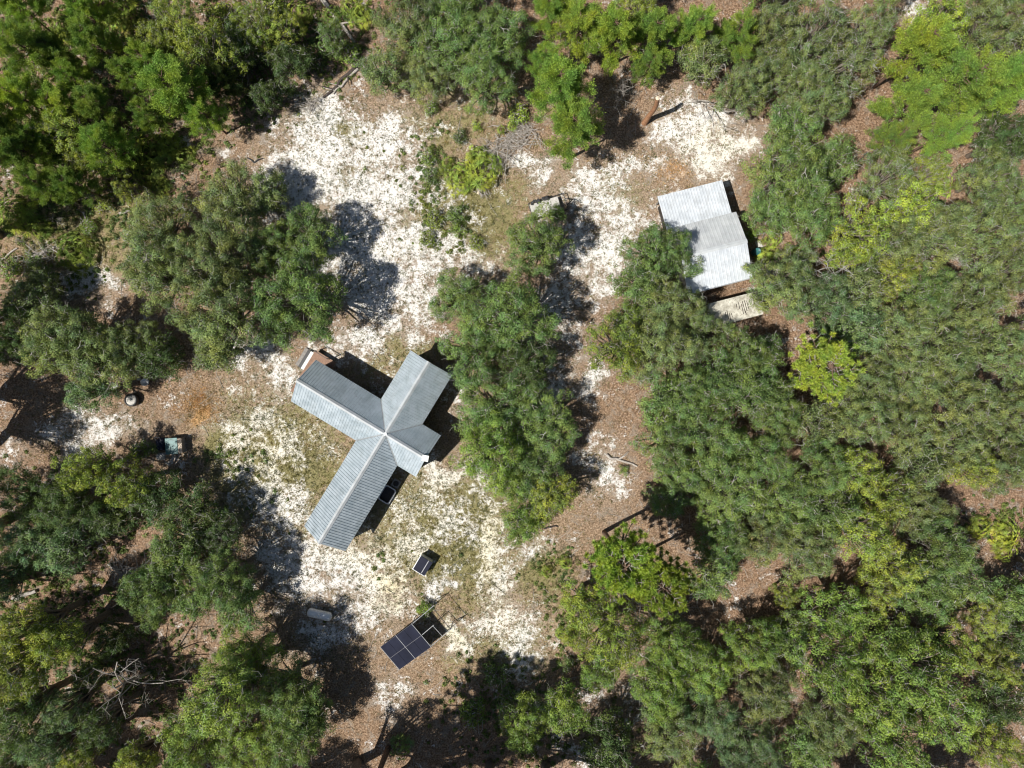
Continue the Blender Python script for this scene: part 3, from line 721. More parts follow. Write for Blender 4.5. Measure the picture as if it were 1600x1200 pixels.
# ------------------------------------------------------------------ the white shed
def shed():
    c = P(1113, 391, 2.9); rz = math.radians(14.2)
    root = thing('shed', (c[0], c[1], 0), rz, 'white metal shed with a low gable and a lower lean-to roof behind', 'shed')
    hwid, zr = 2.62, 3.55   # local x along ridge, y towards the top of the photo
    Lr, Ll = 2.72, 2.72
    def roof(name, mat, x0, x1, y0, z0, y1, z1, sp=.3, th=.035, taper=0):
        mb = MB(); q = [(x0, y0, z0), (x1, y0, z0), (x1, y1, z1), (x0, y1, z1)]
        if (y1 - y0) < 0: q = q[::-1]
        mb.slab(q, th)
        x = x0 + .1
        while x < x1 - .05:
            w_ = .035; hh = .035
            V = [(x - w_, y0, z0), (x + w_, y0, z0), (x + w_, y1, z1), (x - w_, y1, z1), (x - w_ * .45, y0, z0 + hh), (x + w_ * .45, y0, z0 + hh), (x + w_ * .45, y1, z1 + hh), (x - w_ * .45, y1, z1 + hh)]
            mb.add(V, [(4, 5, 6, 7), (0, 1, 5, 4), (1, 2, 6, 5), (2, 3, 7, 6), (3, 0, 4, 7)]); x += sp
        return mb.build(name, mat, root)
    zr = 3.4; ze = 2.65
    roof('front_roof_slope', M_ROOFW, -2.75, 2.75, 0, zr, -2.95, ze)
    roof('rear_roof_slope', M_ROOFG, -2.75, 2.75, 0, zr, 2.62, ze)
    roof('lean_to_roof', M_ROOFW, -3.1, 2.42, 2.50, ze - .12, 5.5, 2.25, .24)
    b = MB()
    b.slab([(-2.77, 0, zr + .055), (2.77, 0, zr + .055), (2.77, .18, zr + .0), (-2.77, .18, zr + .0)], .01)
    b.slab([(-2.77, -.18, zr + .0), (2.77, -.18, zr + .0), (2.77, 0, zr + .055), (-2.77, 0, zr + .055)], .01)
    b.build('ridge_cap', M_RIDGE, root)
    w = MB()
    w.add([(-2.6, -2.75, 0), (2.6, -2.75, 0), (2.6, 2.4, 0), (-2.6, 2.4, 0), (-2.6, -2.75, ze), (2.6, -2.75, ze), (2.6, 2.4, ze), (-2.6, 2.4, ze), (-2.6, 0, zr - .06), (2.6, 0, zr - .06)],
          [(0, 1, 5, 4), (2, 3, 7, 6), (1, 2, 6, 9, 5), (3, 0, 4, 8, 7)])
    w.build('walls', M_SHEDWALL, root)
    w = MB()
    for x in (-2.75, -.3, 2.25): w.box((x, 5.3, 1.1), (.12, .12, 2.2))
    w.box((-.27, 5.3, 2.12), (5.1, .1, .12)); w.build('lean_to_post', M_GREYBOARD, root)
    w = MB(); w.box((-2.72, 4.0, 1.1), (.05, 2.0, 1.9)); w.build('side_panel', M_BLACK, root)
    d = MB(); d.box((-1.2, -2.79, 1.05), (1.0, .05, 2.0)); o = d.build('door', M_TRIM, root)
    d = MB(); d.lathe((-.8, -2.84, 1.0), [(0, 0), (.03, .0), (.03, .04), (0, .04)], 10); d.build('handle', M_STEEL, o)
    d = MB(); d.box((1.2, -2.79, 1.5), (1.1, .05, .8)); o = d.build('window', M_TRIM, root); d = MB(); d.box((1.2, -2.81, 1.5), (.98, .05, .68)); d.build('pane', M_GLASS, o)
    g = MB(); g.box((0, -2.99, ze - .03), (5.5, .08, .08)); g.build('gutter', M_STEEL, root)
    return root
shed()
def camper():
    c = P(1149, 483, 2.3)
    root = thing('camper_trailer', (c[0], c[1], 0), math.radians(14.5), 'old cream roofed box trailer stained and dark streaked behind the white shed', 'trailer')
    b = MB(); b.prism(rounded(4.3, 1.98, .16), 2.28, 2.36); b.build('roof', M_CREAM, root)
    b = MB(); b.prism(rounded(4.2, 1.88, .14), .55, 2.28); b.build('body', M_WHITEP, root)
    rng = random.Random(4)
    b = MB()
    for i, (x, y, l) in enumerate([(-.75, -.28, .75), (-.6, -.5, .6), (-.42, -.42, .35), (.15, .25, .3), (.35, .2, .55), (.55, -.15, .85), (.7, .0, 1.0), (.88, .05, .9), (1.05, .1, .7), (-.9, -.2, .4), (.75, -.5, .3)]):
        b.box((x, y, 2.364), (.055, l, .012), rng.uniform(-.08, .02))
    b.build('roof_slot', M_DARKWOOD, root)
    for sx in (-.35, .5):
        for sy in (-1, 1):
            w = MB(); w.lathe((sx, sy * .93 - .09 * (sy > 0) * 0, .33), [(.0, -.1), (.3, -.1), (.33, -.06), (.33, .06), (.3, .1), (0, .1)], 16, (0, 1, 0)); wh = w.build('wheel', M_BLACK, root)
            w = MB(); w.lathe((sx, sy * 1.04, .33), [(0, .0), (.15, .0), (.17, -.02)] if sy > 0 else [(0, 0), (.15, 0), (.17, .02)], 12, (0, 1, 0)); w.build('rim', M_STEEL, wh)
    w = MB(); w.box((0, -.97, 1.5), (.9, .04, .5)); o = w.build('window', M_TRIM, root); w = MB(); w.box((0, -.985, 1.5), (.8, .04, .4)); w.build('pane', M_GLASS, o)
    w = MB(); w.tube([(-2.1, .5, .5), (-3.2, 0, .5)], .05, 6); w.tube([(-2.1, -.5, .5), (-3.2, 0, .5)], .05, 6); w.tube([(-3.1, 0, 0), (-3.1, 0, .55)], .04, 6); w.build('drawbar', M_BLACK, root)
camper()
# items beside the shed
t = placed('barrel', 1183.5, 392.5, .8, 0, 'small teal plastic barrel beside the right wall of the shed', 'barrel')
b = MB(); b.lathe((0, 0, 0), [(0, 0), (.27, 0), (.29, .05), (.29, .3), (.31, .33), (.29, .36), (.29, .62), (.31, .65), (.29, .68), (.28, .85), (.26, .88), (.25, .84), (0, .84)], 22); b.build('drum', M_TEAL, t, True)
b = MB(); b.lathe((.12, 0, .84), [(0, .03), (.04, .03), (.045, 0)], 10); b.build('bung', M_BLACK, t)
t = placed('sawhorse', 1186, 366, .6, 12, 'low wooden sawhorse with thin legs on brown litter right of the shed', 'sawhorse')
b = MB(); b.box((0, 0, .62), (1.1, .09, .09)); b.build('beam', M_GREYBOARD, t)
for sx in (-.42, .42):
    for sy in (-1, 1): b = MB(); b.tube([(sx, sy * .03, .6), (sx * 1.1, sy * .28, 0)], .035, 5); b.build('leg', M_GREYBOARD, t)
t = placed('scrap_sheet', 1187, 384, .1, 10, 'pale scrap sheet lying flat beside the shed near the teal barrel', 'scrap sheet')
b = MB(); b.box((0, 0, .05), (.5, .95, .02), .2, .02); b.build('sheet', M_CONC, t)

# ------------------------------------------------------------------ propane tank
t = placed('propane_tank', 499.5, 960, .55, -12.5, 'white horizontal propane tank on low feet at the edge of the shade', 'gas tank')
prof = [(0, -1.07)] + [(.37 * math.sin(a), -0.80 - .27 * math.cos(a)) for a in np.linspace(.25, 1.57, 6)] + [(.37 * math.sin(a), .80 - .27 * math.cos(a)) for a in np.linspace(1.57, 2.9, 6)] + [(0, 1.07)]
b = MB(); b.lathe((0, 0, .58), prof, 28, (1, 0, 0)); b.build('vessel', M_TANK, t, True)
b = MB(); b.lathe((0, 0, .90), [(.17, 0), (.17, .12), (.12, .18), (0, .2)], 18); b.build('valve_dome', M_TANK, t, True)
for sx in (-.6, .6):
    b = MB(); b.box((sx, 0, .12), (.08, .5, .24)); b.build('foot', M_STEEL, t)
# ------------------------------------------------------------------ solar array
M_ALU = simple('dull_aluminium', (0.24, 0.25, 0.26), (0.40, 0.41, 0.42), 8, 0.55)
def solar():
    A = P(594.5, 1010.5, .7); B = P(624.5, 1046, .7); C_ = P(664.5, 998.5, 1.95); D_ = P(633.5, 964, 1.95)
    o = (A + B) / 2; ex = unit(B - A); 
    w = float(np.linalg.norm(B - A)); 
    ry = ((C_ + D_) / 2 - o); ry -= ex * (ry @ ex); l = float(np.linalg.norm(ry)); ey = ry / l; ez = np.cross(ex, ey)
    if ez[2] < 0: ez = -ez
    root = thing('solar_array', (o[0], o[1], 0), 0, 'tilted black solar panel array on a bare metal ground frame', 'solar panel')
    org = np.array([o[0], o[1], 0.0])
    def Q(u, v, h=0): return o + ex * u + ey * v + ez * h - org
    def plate(u0, u1, v0, v1, h0, h1, mb):
        V = [Q(u, v, h) for h in (h0, h1) for u, v in ((u0, v0), (u1, v0), (u1, v1), (u0, v1))]
        mb.add(V, [(3, 2, 1, 0), (4, 5, 6, 7), (0, 1, 5, 4), (1, 2, 6, 5), (2, 3, 7, 6), (3, 0, 4, 7)])
    hw_ = w / 2
    for j in range(2):
        for i in range(2):
            u0 = -hw_ + i * hw_; v0 = j * l / 2
            fr = MB(); g = .003
            U0, U1, V0, V1 = u0 + g, u0 + hw_ - g, v0 + g + .01, v0 + l / 2 - g - .01
            k = .012
            for q in ((U0, U1, V0, V0 + k), (U0, U1, V1 - k, V1), (U0, U0 + k, V0 + k, V1 - k), (U1 - k, U1, V0 + k, V1 - k)): plate(*q, 0, .04, fr)
            f = fr.build('panel', M_FRAMEGREY, root)
            for s2 in range(2):
                cell = MB(); vm = (V0 + V1) / 2; a_, b_ = ((V0 + k, vm - .012), (vm + .012, V1 - k))[s2]
                plate(U0 + k, U1 - k, a_, b_, .008, .034, cell); cell.build('cells', M_PV, f)
            bk = MB(); plate(U0 + k, U1 - k, V0 + k, V1 - k, .0, .006, bk); bk.build('backing', M_FRAMEGREY, f)
    bar = MB(); plate(-hw_ - .03, hw_ + .03, l / 2 - .016, l / 2 + .016, .042, .055, bar)
    plate(-hw_ - .03, hw_ + .03, -.03, -.002, 0, .05, bar); plate(-hw_ - .03, hw_ + .03, l + .002, l + .03, 0, .05, bar); bar.build('clamp_bar', M_ALU, root)
    # rails carry on, level, past the high edge
    def T(p, q, r, nm, mat=M_ALU): b = MB(); b.tube([p, q], r, 6); return b.build(nm, mat, root)
    hi = Q(0, l, -.05); z = hi[2]
    e2 = np.array([ey[0], ey[1], 0]); e2 /= np.linalg.norm(e2); L = 2.35
    for u in (-hw_ + .05, .02, hw_ - .05):
        a0 = Q(u, -.0, -.05); a1 = Q(u, l, -.05); T(a0, a1, .03, 'rail')
        T(a1, a1 + e2 * (L if u != .02 else 1.3), .03, 'rail')
    for dist in (1.35, ):
        pass
    c0 = Q(-hw_ + .05, l, -.05) + e2 * 2.15; c1 = Q(hw_ - .05, l, -.05) + e2 * 2.15
    T(c0, c1, .028, 'cross_bar', M_BLACK)
    T(Q(.02, l, -.05) + e2 * 1.2, Q(hw_ - .05, l, -.05) + e2 * 1.25, .025, 'cross_bar')
    for p in (Q(-hw_ + .05, .3, -.05), Q(hw_ - .05, .3, -.05), Q(-hw_ + .05, l, -.05), Q(hw_ - .05, l, -.05), c0, c1):
        T(np.array([p[0], p[1], -.1]), p, .035, 'post')
    T(np.array([*(c1 - e2 * 1.0)[:2], 0.0]), c1, .02, 'brace', M_BLACK)
    T(np.array([*(c0 + (c1 - c0) * .55)[:2], 0.05]), Q(.02, l, -.05) + e2 * 1.25, .022, 'brace', M_BLACK)
solar()
t = placed('battery_cabinet', 660, 884, 1.0, -31, 'waist high pale cabinet with a small dark solar panel as lid', 'cabinet')
b = MB(); b.box((0, 0, .5), (1.10, 1.28, .96)); b.build('case', M_TRIM, t, bevel=.02)
b = MB(); b.box((0, 0, 1.0), (1.2, 1.38, .05)); b.build('lid', M_STEEL, t)
b = MB(); b.box((.02, .02, 1.06), (1.12, 1.30, .045), 0, 0, .0); pn = b.build('solar_panel', M_PV, t)
b = MB(); b.box((.24, .05, 1.087), (.03, 1.2, .006)); b.build('divider', M_STEEL, pn)
b = MB(); b.box((.556, 0, .5), (.01, .9, .7)); dr = b.build('door', M_TRIM, t); b = MB(); b.box((.57, .3, .55), (.02, .04, .14)); b.build('handle', M_BLACK, dr)

# ------------------------------------------------------------------ yard things on the left
t = placed('round_drum', 203.5, 625, .6, 0, 'round dark rimmed drum with a pale speckled top at the oak edge', 'drum')
b = MB(); b.lathe((0, 0, 0), [(0, 0), (.52, 0), (.56, .08), (.56, .5), (.52, .6), (.44, .6), (.40, .52), (0, .50)], 30); b.build('rim', M_BLACK, t, True)
b = MB()
b.lathe((.02, -.01, .50), [(0, .10), (.30, .09), (.41, .06), (.44, .0)], 26); b.build('top', M_CONC, t, True)
t = placed('plastic_tub', 224.5, 597, .4, 20, 'tilted round white plastic tub under the oak edge above the drum', 'tub')
b = MB(); b.lathe((0, 0, .25), [(0, -.2), (.22, -.2), (.30, .1), (.33, .1), (.33, .13), (.29, .13), (.22, -.1), (0, -.1)], 20, (.4, -.2, .8)); b.build('body', M_WHITEP, t, True)
t = placed('plastic_chair', 179, 603, .5, 35, 'small white plastic chair half hidden under the oak edge', 'chair')
b = MB(); b.prism(rounded(.44, .42, .08), .40, .43); b.build('seat', M_WHITEP, t)
b = MB(); b.box((0, .22, .66), (.42, .03, .44), 0, 0, -.2); b.build('backrest', M_WHITEP, t, bevel=.02)
for sx in (-.18, .18):
    for sy in (-.17, .17): b = MB(); b.tube([(sx, sy, .41), (sx * 1.2, sy * 1.2, 0)], .02, 5); b.build('leg', M_WHITEP, t)
    b = MB(); b.tube([(sx * 1.25, -.15, .42), (sx * 1.25, -.1, .62), (sx * 1.25, .22, .64)], .02, 5); b.build('armrest', M_WHITEP, t)
t = placed('storage_box', 270.5, 697, .9, 4, 'teal topped storage box with a tan end strip standing in shade', 'storage box')
b = MB(); b.box((0, 0, .4), (1.3, 1.25, .78)); b.build('body', M_GREYBOARD, t, bevel=.02)
b = MB(); b.box((-.17, 0, .84), (1.05, 1.38, .07)); b.build('lid', M_TEAL, t, bevel=.02)
b = MB(); b.box((.54, -.02, .82), (.34, 1.25, .05)); b.build('end_strip', M_TAN, t, bevel=.01)
def lump(name, px, py, w, l, h, mat, seed, label, cat, part, mat2=None):
    t = placed(name, px, py, h, 0, label, cat); rng = np.random.default_rng(seed)
    n, m_ = 26, 26; u = np.linspace(-1, 1, n); U, V_ = np.meshgrid(u, u)
    prof = np.clip(1 - (np.abs(U) ** 3 + np.abs(V_) ** 3), 0, 1) ** .4
    Z = h * prof * (.75 + .12 * np.sin(U * 5 + seed) * np.cos(V_ * 4) + .10 * np.sin(U * 11 + V_ * 9)) + rng.normal(size=U.shape) * .015 * prof
    k = np.arange(n * n).reshape(n, n); Fq = np.stack([k[:-1, :-1], k[:-1, 1:], k[1:, 1:], k[1:, :-1]], -1).reshape(-1, 4)
    link(part, mesh_np(part, np.stack([U * w / 2, V_ * l / 2, Z - .01], -1).reshape(-1, 3), [Fq], None, True), mat, t)
    return t
t = lump('covered_mower', 246, 695, .8, 1.1, .8, M_NAVY, 2, 'dark blue cloth heap standing close left of the teal topped box', 'cloth heap', 'cover')
b = MB(); b.tube([(-.2, .3, .6), (-.25, .62, .85), (.2, .62, .85), (.2, .3, .6)], .02, 5); b.build('handlebar', M_STEEL, t)
lump('pale_sack', 248, 714, .75, .65, .4, M_CONC, 5, 'crumpled pale grey sack on the ground below the dark blue heap', 'sack', 'sack_cloth')
lump('white_bag', 215, 592, .3, .25, .2, M_WHITEP, 7, 'scrap of white plastic sheet between the white tub and the chair', 'plastic scrap', 'plastic_film')

# utility trailer with a pale bed, half under a small oak
t = placed('utility_trailer', 857, 323, .7, 17, 'small flat trailer with a pale bed half under the lone oak', 'trailer')
b = MB(); b.box((-.25, .05, .55), (2.5, 1.2, .06)); b.build('bed', M_CONC, t)
b = MB()
for y in (-.66, .76): b.tube([(-1.55, y, .62), (1.55, y, .62)], .035, 5)
for x in (-1.55, 1.55): b.tube([(x, -.66, .62), (x, .76, .62)], .035, 5)
b.build('side_rail', M_BLACK, t)
for sy in (-.78, .88):
    b = MB(); b.lathe((.1, sy, .32), [(0, -.09), (.27, -.09), (.31, -.05), (.31, .05), (.27, .09), (0, .09)], 16, (0, 1, 0)); b.build('wheel', M_BLACK, t)
b = MB(); rngb = np.random.default_rng(3)
for k in range(14):
    x = rngb.uniform(-1.4, .3); b.box((x, .72 + rngb.uniform(-.08, .12), .68), (rngb.uniform(.12, .35), rngb.uniform(.1, .25), rngb.uniform(.1, .25)), rngb.uniform(0, 3))
b.build('toolbox', M_BLACK, t, bevel=.02)
b = MB(); b.tube([(1.55, .3, .5), (2.2, .05, .45)], .04, 5); b.tube([(1.55, -.3, .5), (2.2, .05, .45)], .04, 5); b.build('drawbar', M_BLACK, t)

# ------------------------------------------------------------------ dead wood
w0 = P(1007, 192, 0)
t = thing('tree_stump', w0, 0, 'tall broken orange brown trunk without branches casting a long shadow', 'dead trunk')
pts = [np.array([0.0, 0, -.1]), np.array([.14, .10, 1.3]), np.array([.25, .05, 2.7]), np.array([.2, -.05, 4.0]), np.array([.05, .0, 5.2])]
b = MB(); b.tube(pts, [.27, .2, .19, .185, .17], 12, False); b.build('trunk', M_ORANGEBARK, t, True)
b = MB(); b.lathe((.05, 0, 5.19), [(0, .05), (.1, .02), (.17, 0)], 12); b.build('broken_top', M_CUT, t)
def dead(name, px, py, seed, H, spread, r0, lv, label, cat, mat=M_DEAD, kids=4, lean=(0, 0), group=None, droop=0.0):
    w = P(px, py, 0); o = thing(name, w, 0, label, cat, group)
    snag_mb(seed, H, spread, r0, lv, droop, kids, lean).build('branches', mat, o); return o
dead('dead_tree', 1081, 158, 3, 6.5, .55, .09, 3, 'slender leafless grey tree leaning right with a forked shadow', 'dead tree', lean=(.22, .10))
dead('bare_bush', 972, 150, 4, 4.2, .8, .06, 4, 'dense leafless brown bush in the shade right of a bright pine', 'bush', M_DEAD, 4)
dead('bare_bush', 1016, 120, 9, 3.6, .9, .045, 4, 'bare drooping grey bush above the broken orange trunk', 'bush', M_DEAD, 4, droop=1.5)
dead('dead_tree', 235, 1050, 11, 10.5, .75, .13, 4, 'large leafless lichen grey tree in the lower left woodland', 'dead tree', M_DEAD, 3)
dead('dead_tree', 975, 1010, 12, 8.5, .7, .12, 4, 'white barked leafless tree beside the scrub oaks below the tufted pine', 'dead tree', M_TWIG, 3)
dead('dead_tree', 1435, 845, 14, 7.5, .7, .08, 4, 'bare white branched tree among yellow leaves near the lower right', 'dead tree', M_TWIG, 3)
dead('dead_tree', 1290, 425, 15, 6.0, .6, .10, 3, 'forked dead grey tree over a brown gap right of the shed', 'dead tree', M_TWIG, 3)
dead('dead_tree', 1320, 395, 16, 8.0, .6, .10, 3, 'white dead snag rising through the lime green oak', 'dead tree', M_TWIG, 3)
dead('dead_tree', 1240, 240, 17, 8.0, .5, .09, 3, 'single pale dead stem rising from the dark oak above the shed', 'dead tree', M_TWIG, 2)
dead('dead_tree', 1275, 100, 18, 7.5, .8, .08, 4, 'tangled white dead branches among grey oaks along the top edge', 'dead tree', M_TWIG, 3)
dead('dead_tree', 1490, 465, 19, 7.5, .8, .09, 4, 'spreading dead white boughs in the oak canopy on the right', 'dead tree', M_TWIG, 3)
dead('dead_tree', 1540, 320, 20, 8.0, .7, .08, 4, 'bare white forked top at the upper right edge of the canopy', 'dead tree', M_TWIG, 3)
dead('bare_bush', 92, 352, 21, 1.6, 1.0, .03, 4, 'low grey leafless shrub beside the fallen logs on the left', 'bush', M_DEAD, 4)
dead('bare_bush', 42, 378, 22, 1.4, 1.1, .03, 4, 'low grey leafless shrub nearest the left edge', 'bush', M_DEAD, 4)
dead('bare_bush', 500, 160, 23, 1.2, 1.2, .03, 4, 'flattened grey dead brush at the top of the white sand', 'bush', M_DEAD, 4)
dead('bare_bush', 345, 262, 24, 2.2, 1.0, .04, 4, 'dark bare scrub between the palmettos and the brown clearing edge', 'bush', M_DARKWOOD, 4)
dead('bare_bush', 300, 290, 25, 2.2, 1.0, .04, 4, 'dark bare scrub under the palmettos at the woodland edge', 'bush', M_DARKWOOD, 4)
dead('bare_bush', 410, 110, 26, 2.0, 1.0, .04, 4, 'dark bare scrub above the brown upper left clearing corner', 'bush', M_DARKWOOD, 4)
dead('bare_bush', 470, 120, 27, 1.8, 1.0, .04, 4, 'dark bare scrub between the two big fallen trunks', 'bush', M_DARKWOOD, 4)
dead('bare_bush', 1165, 190, 28, 1.4, 1.0, .03, 4, 'small brown twiggy bush at the right end of the sand patch', 'bush', M_DEAD, 4)
dead('bare_bush', 355, 850, 29, 2.6, .9, .05, 4, 'dark leafless branches between the lower left oaks', 'bush', M_DEAD, 4)

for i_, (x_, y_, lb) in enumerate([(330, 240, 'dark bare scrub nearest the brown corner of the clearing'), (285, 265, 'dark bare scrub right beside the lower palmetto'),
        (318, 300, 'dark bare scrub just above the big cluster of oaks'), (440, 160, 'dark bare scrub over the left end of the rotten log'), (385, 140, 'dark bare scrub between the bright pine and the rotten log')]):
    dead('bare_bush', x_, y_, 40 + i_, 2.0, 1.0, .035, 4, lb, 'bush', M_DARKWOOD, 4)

def log(px0, py0, px1, py1, r, label, mat=M_DEAD, group='fallen logs', stubs=2, seed=1):
    a, b_ = P(px0, py0, r), P(px1, py1, r); L = np.linalg.norm(b_ - a); d = (b_ - a) / L; rng = np.random.default_rng(seed)
    o = thing('fallen_log', (a + b_) / 2 * [1, 1, 0], math.atan2(d[1], d[0]), label, 'log', group)
    mb = MB(); n = 7; xs_ = np.linspace(-L / 2, L / 2, n)
    mb.tube(np.stack([xs_, rng.normal(size=n) * .05, np.full(n, r * .8)], 1), np.linspace(r, r * .6, n), 8)
    for k in range(stubs):
        x = rng.uniform(-.2, .5) * L; s_ = rng.choice([-1, 1])
        mb.tube([(x, 0, r), (x + .35, s_ * .45, r + .15), (x + .6, s_ * .9, r + .1)], [r * .4, r * .3, r * .12], 5)
    mb.build('trunk', mat, o)
log(500, -5, 554, 66, .2, 'long pale dead trunk lying across the top edge of the clearing', stubs=1)
log(563, 98, 505, 152, .17, 'dark rotten log lying at the upper corner of the white sand', M_DARKWOOD, seed=2)
log(560, 108, 520, 146, .13, 'thinner grey log lying beside the dark rotten one', seed=22)
log(947, 712, 996, 727, .13, 'pale straight log on brown litter right of the middle oaks', seed=3)
log(196, 906, 243, 866, .10, 'pale thin log beside the lower left brush', seed=4)
log(170, 880, 208, 915, .15, 'grey splintered log in the lower left gap', seed=5)
log(-5, 410, 27, 388, .10, 'pale log running off the left edge below the palmettos', seed=6, stubs=0)
log(48, 401, 84, 386, .12, 'short pale log lying near the low grey shrubs', seed=7, stubs=1)
log(132, 331, 136, 350, .12, 'stubby upright looking pale log near the left palmettos', seed=8, stubs=1)
log(186, 333, 208, 329, .11, 'short bleached log at the corner of the big left oak', seed=9, stubs=1)
log(746, 303, 751, 290, .13, 'short cut pale log below the middle palmetto clump', M_CUT, seed=10, stubs=0)
log(1500, 806, 1545, 834, .12, 'dark log across the bare path at the right edge', M_DARKWOOD, seed=12, stubs=1)
log(20, 935, 56, 925, .22, 'curved grey log at the left edge of the lower woodland', seed=13, stubs=1)
log(838, 812, 852, 815, .12, 'weathered plank end sticking out beside the small round oak', M_GREYBOARD, seed=14, stubs=0)
log(850, 825, 872, 822, .08, 'dark stick lying right of the small round oak', M_DARKWOOD, seed=15, stubs=0)
log(1355, 238, 1330, 262, .07, 'thin brown pole leaning in the right canopy gap', M_DARKWOOD, seed=16, stubs=0)
t = placed('forked_stick', 397, 252, .05, 0, 'black forked stick lying alone on the upper left litter', 'stick')
b = MB(); b.tube([(-.6, .3, .05), (-.2, .1, .08), (0, -.12, .05)], [.05, .06, .07], 6); b.tube([(0, -.12, .05), (.35, .12, .1), (.8, .25, .06)], [.07, .06, .03], 6); b.build('wood', M_BLACK, t)
def pile(px, py, rx, ry, n, seed, label, ang, L0=1.2, mat=M_DEAD):
    o = placed('brush_pile', px, py, .2, ang, label, 'brush pile', 'piles of cut brush'); rng = np.random.default_rng(seed); mb = MB()
    for _ in range(n):
        c = np.array([rng.normal() * rx * .45, rng.normal() * ry * .45, rng.uniform(.05, .5)]); a_ = rng.normal() * .95; L = rng.uniform(0.3, 1.1) * L0
        d = np.array([math.cos(a_), math.sin(a_), rng.normal() * .15]); r = rng.uniform(.010, .036)
        mb.tube([c - d * L, c + rng.normal(size=3) * .06, c + d * L], [r, r * .9, r * .4], 4, False)
    mb.build('sticks', mat, o)
pile(795, 225, 2.6, 1.1, 120, 1, 'long grey brush pile beside the bright green pine', 25)
pile(772, 250, 1.0, 1.6, 70, 2, 'grey brush heap touching the middle palmetto clump', 70)
pile(816, 203, 1.2, .6, 60, 3, 'small grey twig heap at the foot of the bright pine', 10, .7)
pile(195, 895, 1.4, 1.0, 60, 4, 'tangle of pale sticks in the lower left gap', -40, .9)
pile(485, 165, 1.2, .7, 60, 5, 'scattered bleached sticks at the head of the sand', 20, .7)
pile(755, 300, .6, .5, 30, 6, 'few splayed sticks below the middle palmetto clump', -60, .7)
pile(60, 400, 1.5, .8, 50, 8, 'loose grey sticks between the two low left shrubs', 20, 1.0)

# ------------------------------------------------------------------ palmettos
PALM = [palmetto_mesh('palmetto_a', 1, 1.25, 24), palmetto_mesh('palmetto_b', 2, 1.0, 14), palmetto_mesh('palmetto_c', 3, 1.7, 40)]
def palmetto(px, py, r, label, col=(0.27, 0.33, 0.07), z=.8):
    i = 0 if r < 26 else 2
    if r < 17: i = 1
    R = (1.25, 1.0, 1.7)[i]; w = P(px, py, z); o = link('saw_palmetto', PALM[i], M_FROND); o.location = (w[0], w[1], 0)
    s = r * S * .98 / R; o.scale = (s, s, max(.75, min(s, 1.1))); o.rotation_euler = (0, 0, trng.uniform(0, 6.28)); k = trng.uniform(.85, 1.1)
    o.color = (col[0] * k, col[1] * k, col[2] * k, 1)
    tag(o, label, 'palmetto', 'palmetto clumps')
for a in [
    (754, 264, 36, 'largest yellow green palmetto clump in the middle of the clearing'),
    (720, 278, 28, 'palmetto clump touching the left side of the middle clump'),
    (748, 240, 18, 'small palmetto just above the middle clump'),
    (784, 201, 8, 'tiny yellow palmetto at the foot of the bright green pine'),
    (24, 334, 34, 'large yellow tipped palmetto at the left edge'),
    (118, 392, 36, 'large rounded palmetto above the left patch of sand', (0.21, 0.27, 0.06)),
    (238, 238, 34, 'upper palmetto of the woodland edge left of the bare scrub'),
    (228, 268, 28, 'lower palmetto of the woodland edge left of the bare scrub', (0.21, 0.25, 0.06)),
    (262, 222, 22, 'small palmetto right of the two woodland edge palmettos'),
    (180, 12, 36, 'wide palmetto at the top edge above the left pines'),
    (205, 34, 24, 'palmetto just below the wide one at the top edge', (0.22, 0.24, 0.06)),
    (100, 42, 26, 'yellowish palmetto between the upper left pines'),
    (472, 18, 22, 'palmetto at the top edge left of the long dead trunk'),
    (562, 20, 22, 'pale palmetto at the top edge right of the long dead trunk'),
    (545, 8, 18, 'palmetto behind the tip of the long dead trunk'),
    (625, 1166, 20, 'single small palmetto with pale fans on the shaded bottom edge', (0.22, 0.30, 0.11)),
    (1196, 402, 16, 'small palmetto between the white shed and the canopy'),
    (1212, 372, 13, 'yellowish palmetto by the sawhorse at the canopy edge'),
    (1470, 285, 24, 'bright palmetto beside the bare brown path in the upper right'),
    (1575, 835, 26, 'bright yellow green palmetto clump at the right edge', (0.30, 0.34, 0.06)),
    (1535, 822, 20, 'palmetto clump just left of the right edge one', (0.28, 0.32, 0.06)),
    (1572, 862, 20, 'palmetto clump just below the right edge one', (0.30, 0.34, 0.06)),
    (855, 893, 10, 'little palmetto on the litter left of the tufted pine'),
    (884, 880, 11, 'little palmetto nearest the left of the tufted pine'),
    (878, 990, 11, 'little palmetto at the edge of the scrub oaks below the tufted pine'),
    (1238, 395, 16, 'palmetto in the gap below the dark shed oak'),
    (60, 352, 20, 'small palmetto between the left edge one and the rounded one', (0.20, 0.26, 0.06)),
    (285, 245, 20, 'palmetto beside the dark bare scrub at the woodland edge', (0.20, 0.25, 0.06)),
    (205, 222, 20, 'palmetto at the left end of the woodland edge row', (0.22, 0.27, 0.06)),
    (248, 290, 18, 'lowest palmetto of the woodland edge row', (0.20, 0.25, 0.06)),
    (435, 8, 18, 'small palmetto at the top edge near the upper sandy gap', (0.20, 0.26, 0.06)),
    (515, 22, 18, 'dark palmetto directly left of the long dead trunk', (0.18, 0.25, 0.06)),
    (800, 195, 9, 'tiny palmetto between the small twig heap and the bright pine'),
    (700, 252, 11, 'little palmetto left of the middle clump'),
    (1210, 392, 12, 'little palmetto under the shed side oaks'),
    (365, 905, 12, 'little palmetto hidden at the lower left oak edge'),
]: palmetto(*a)

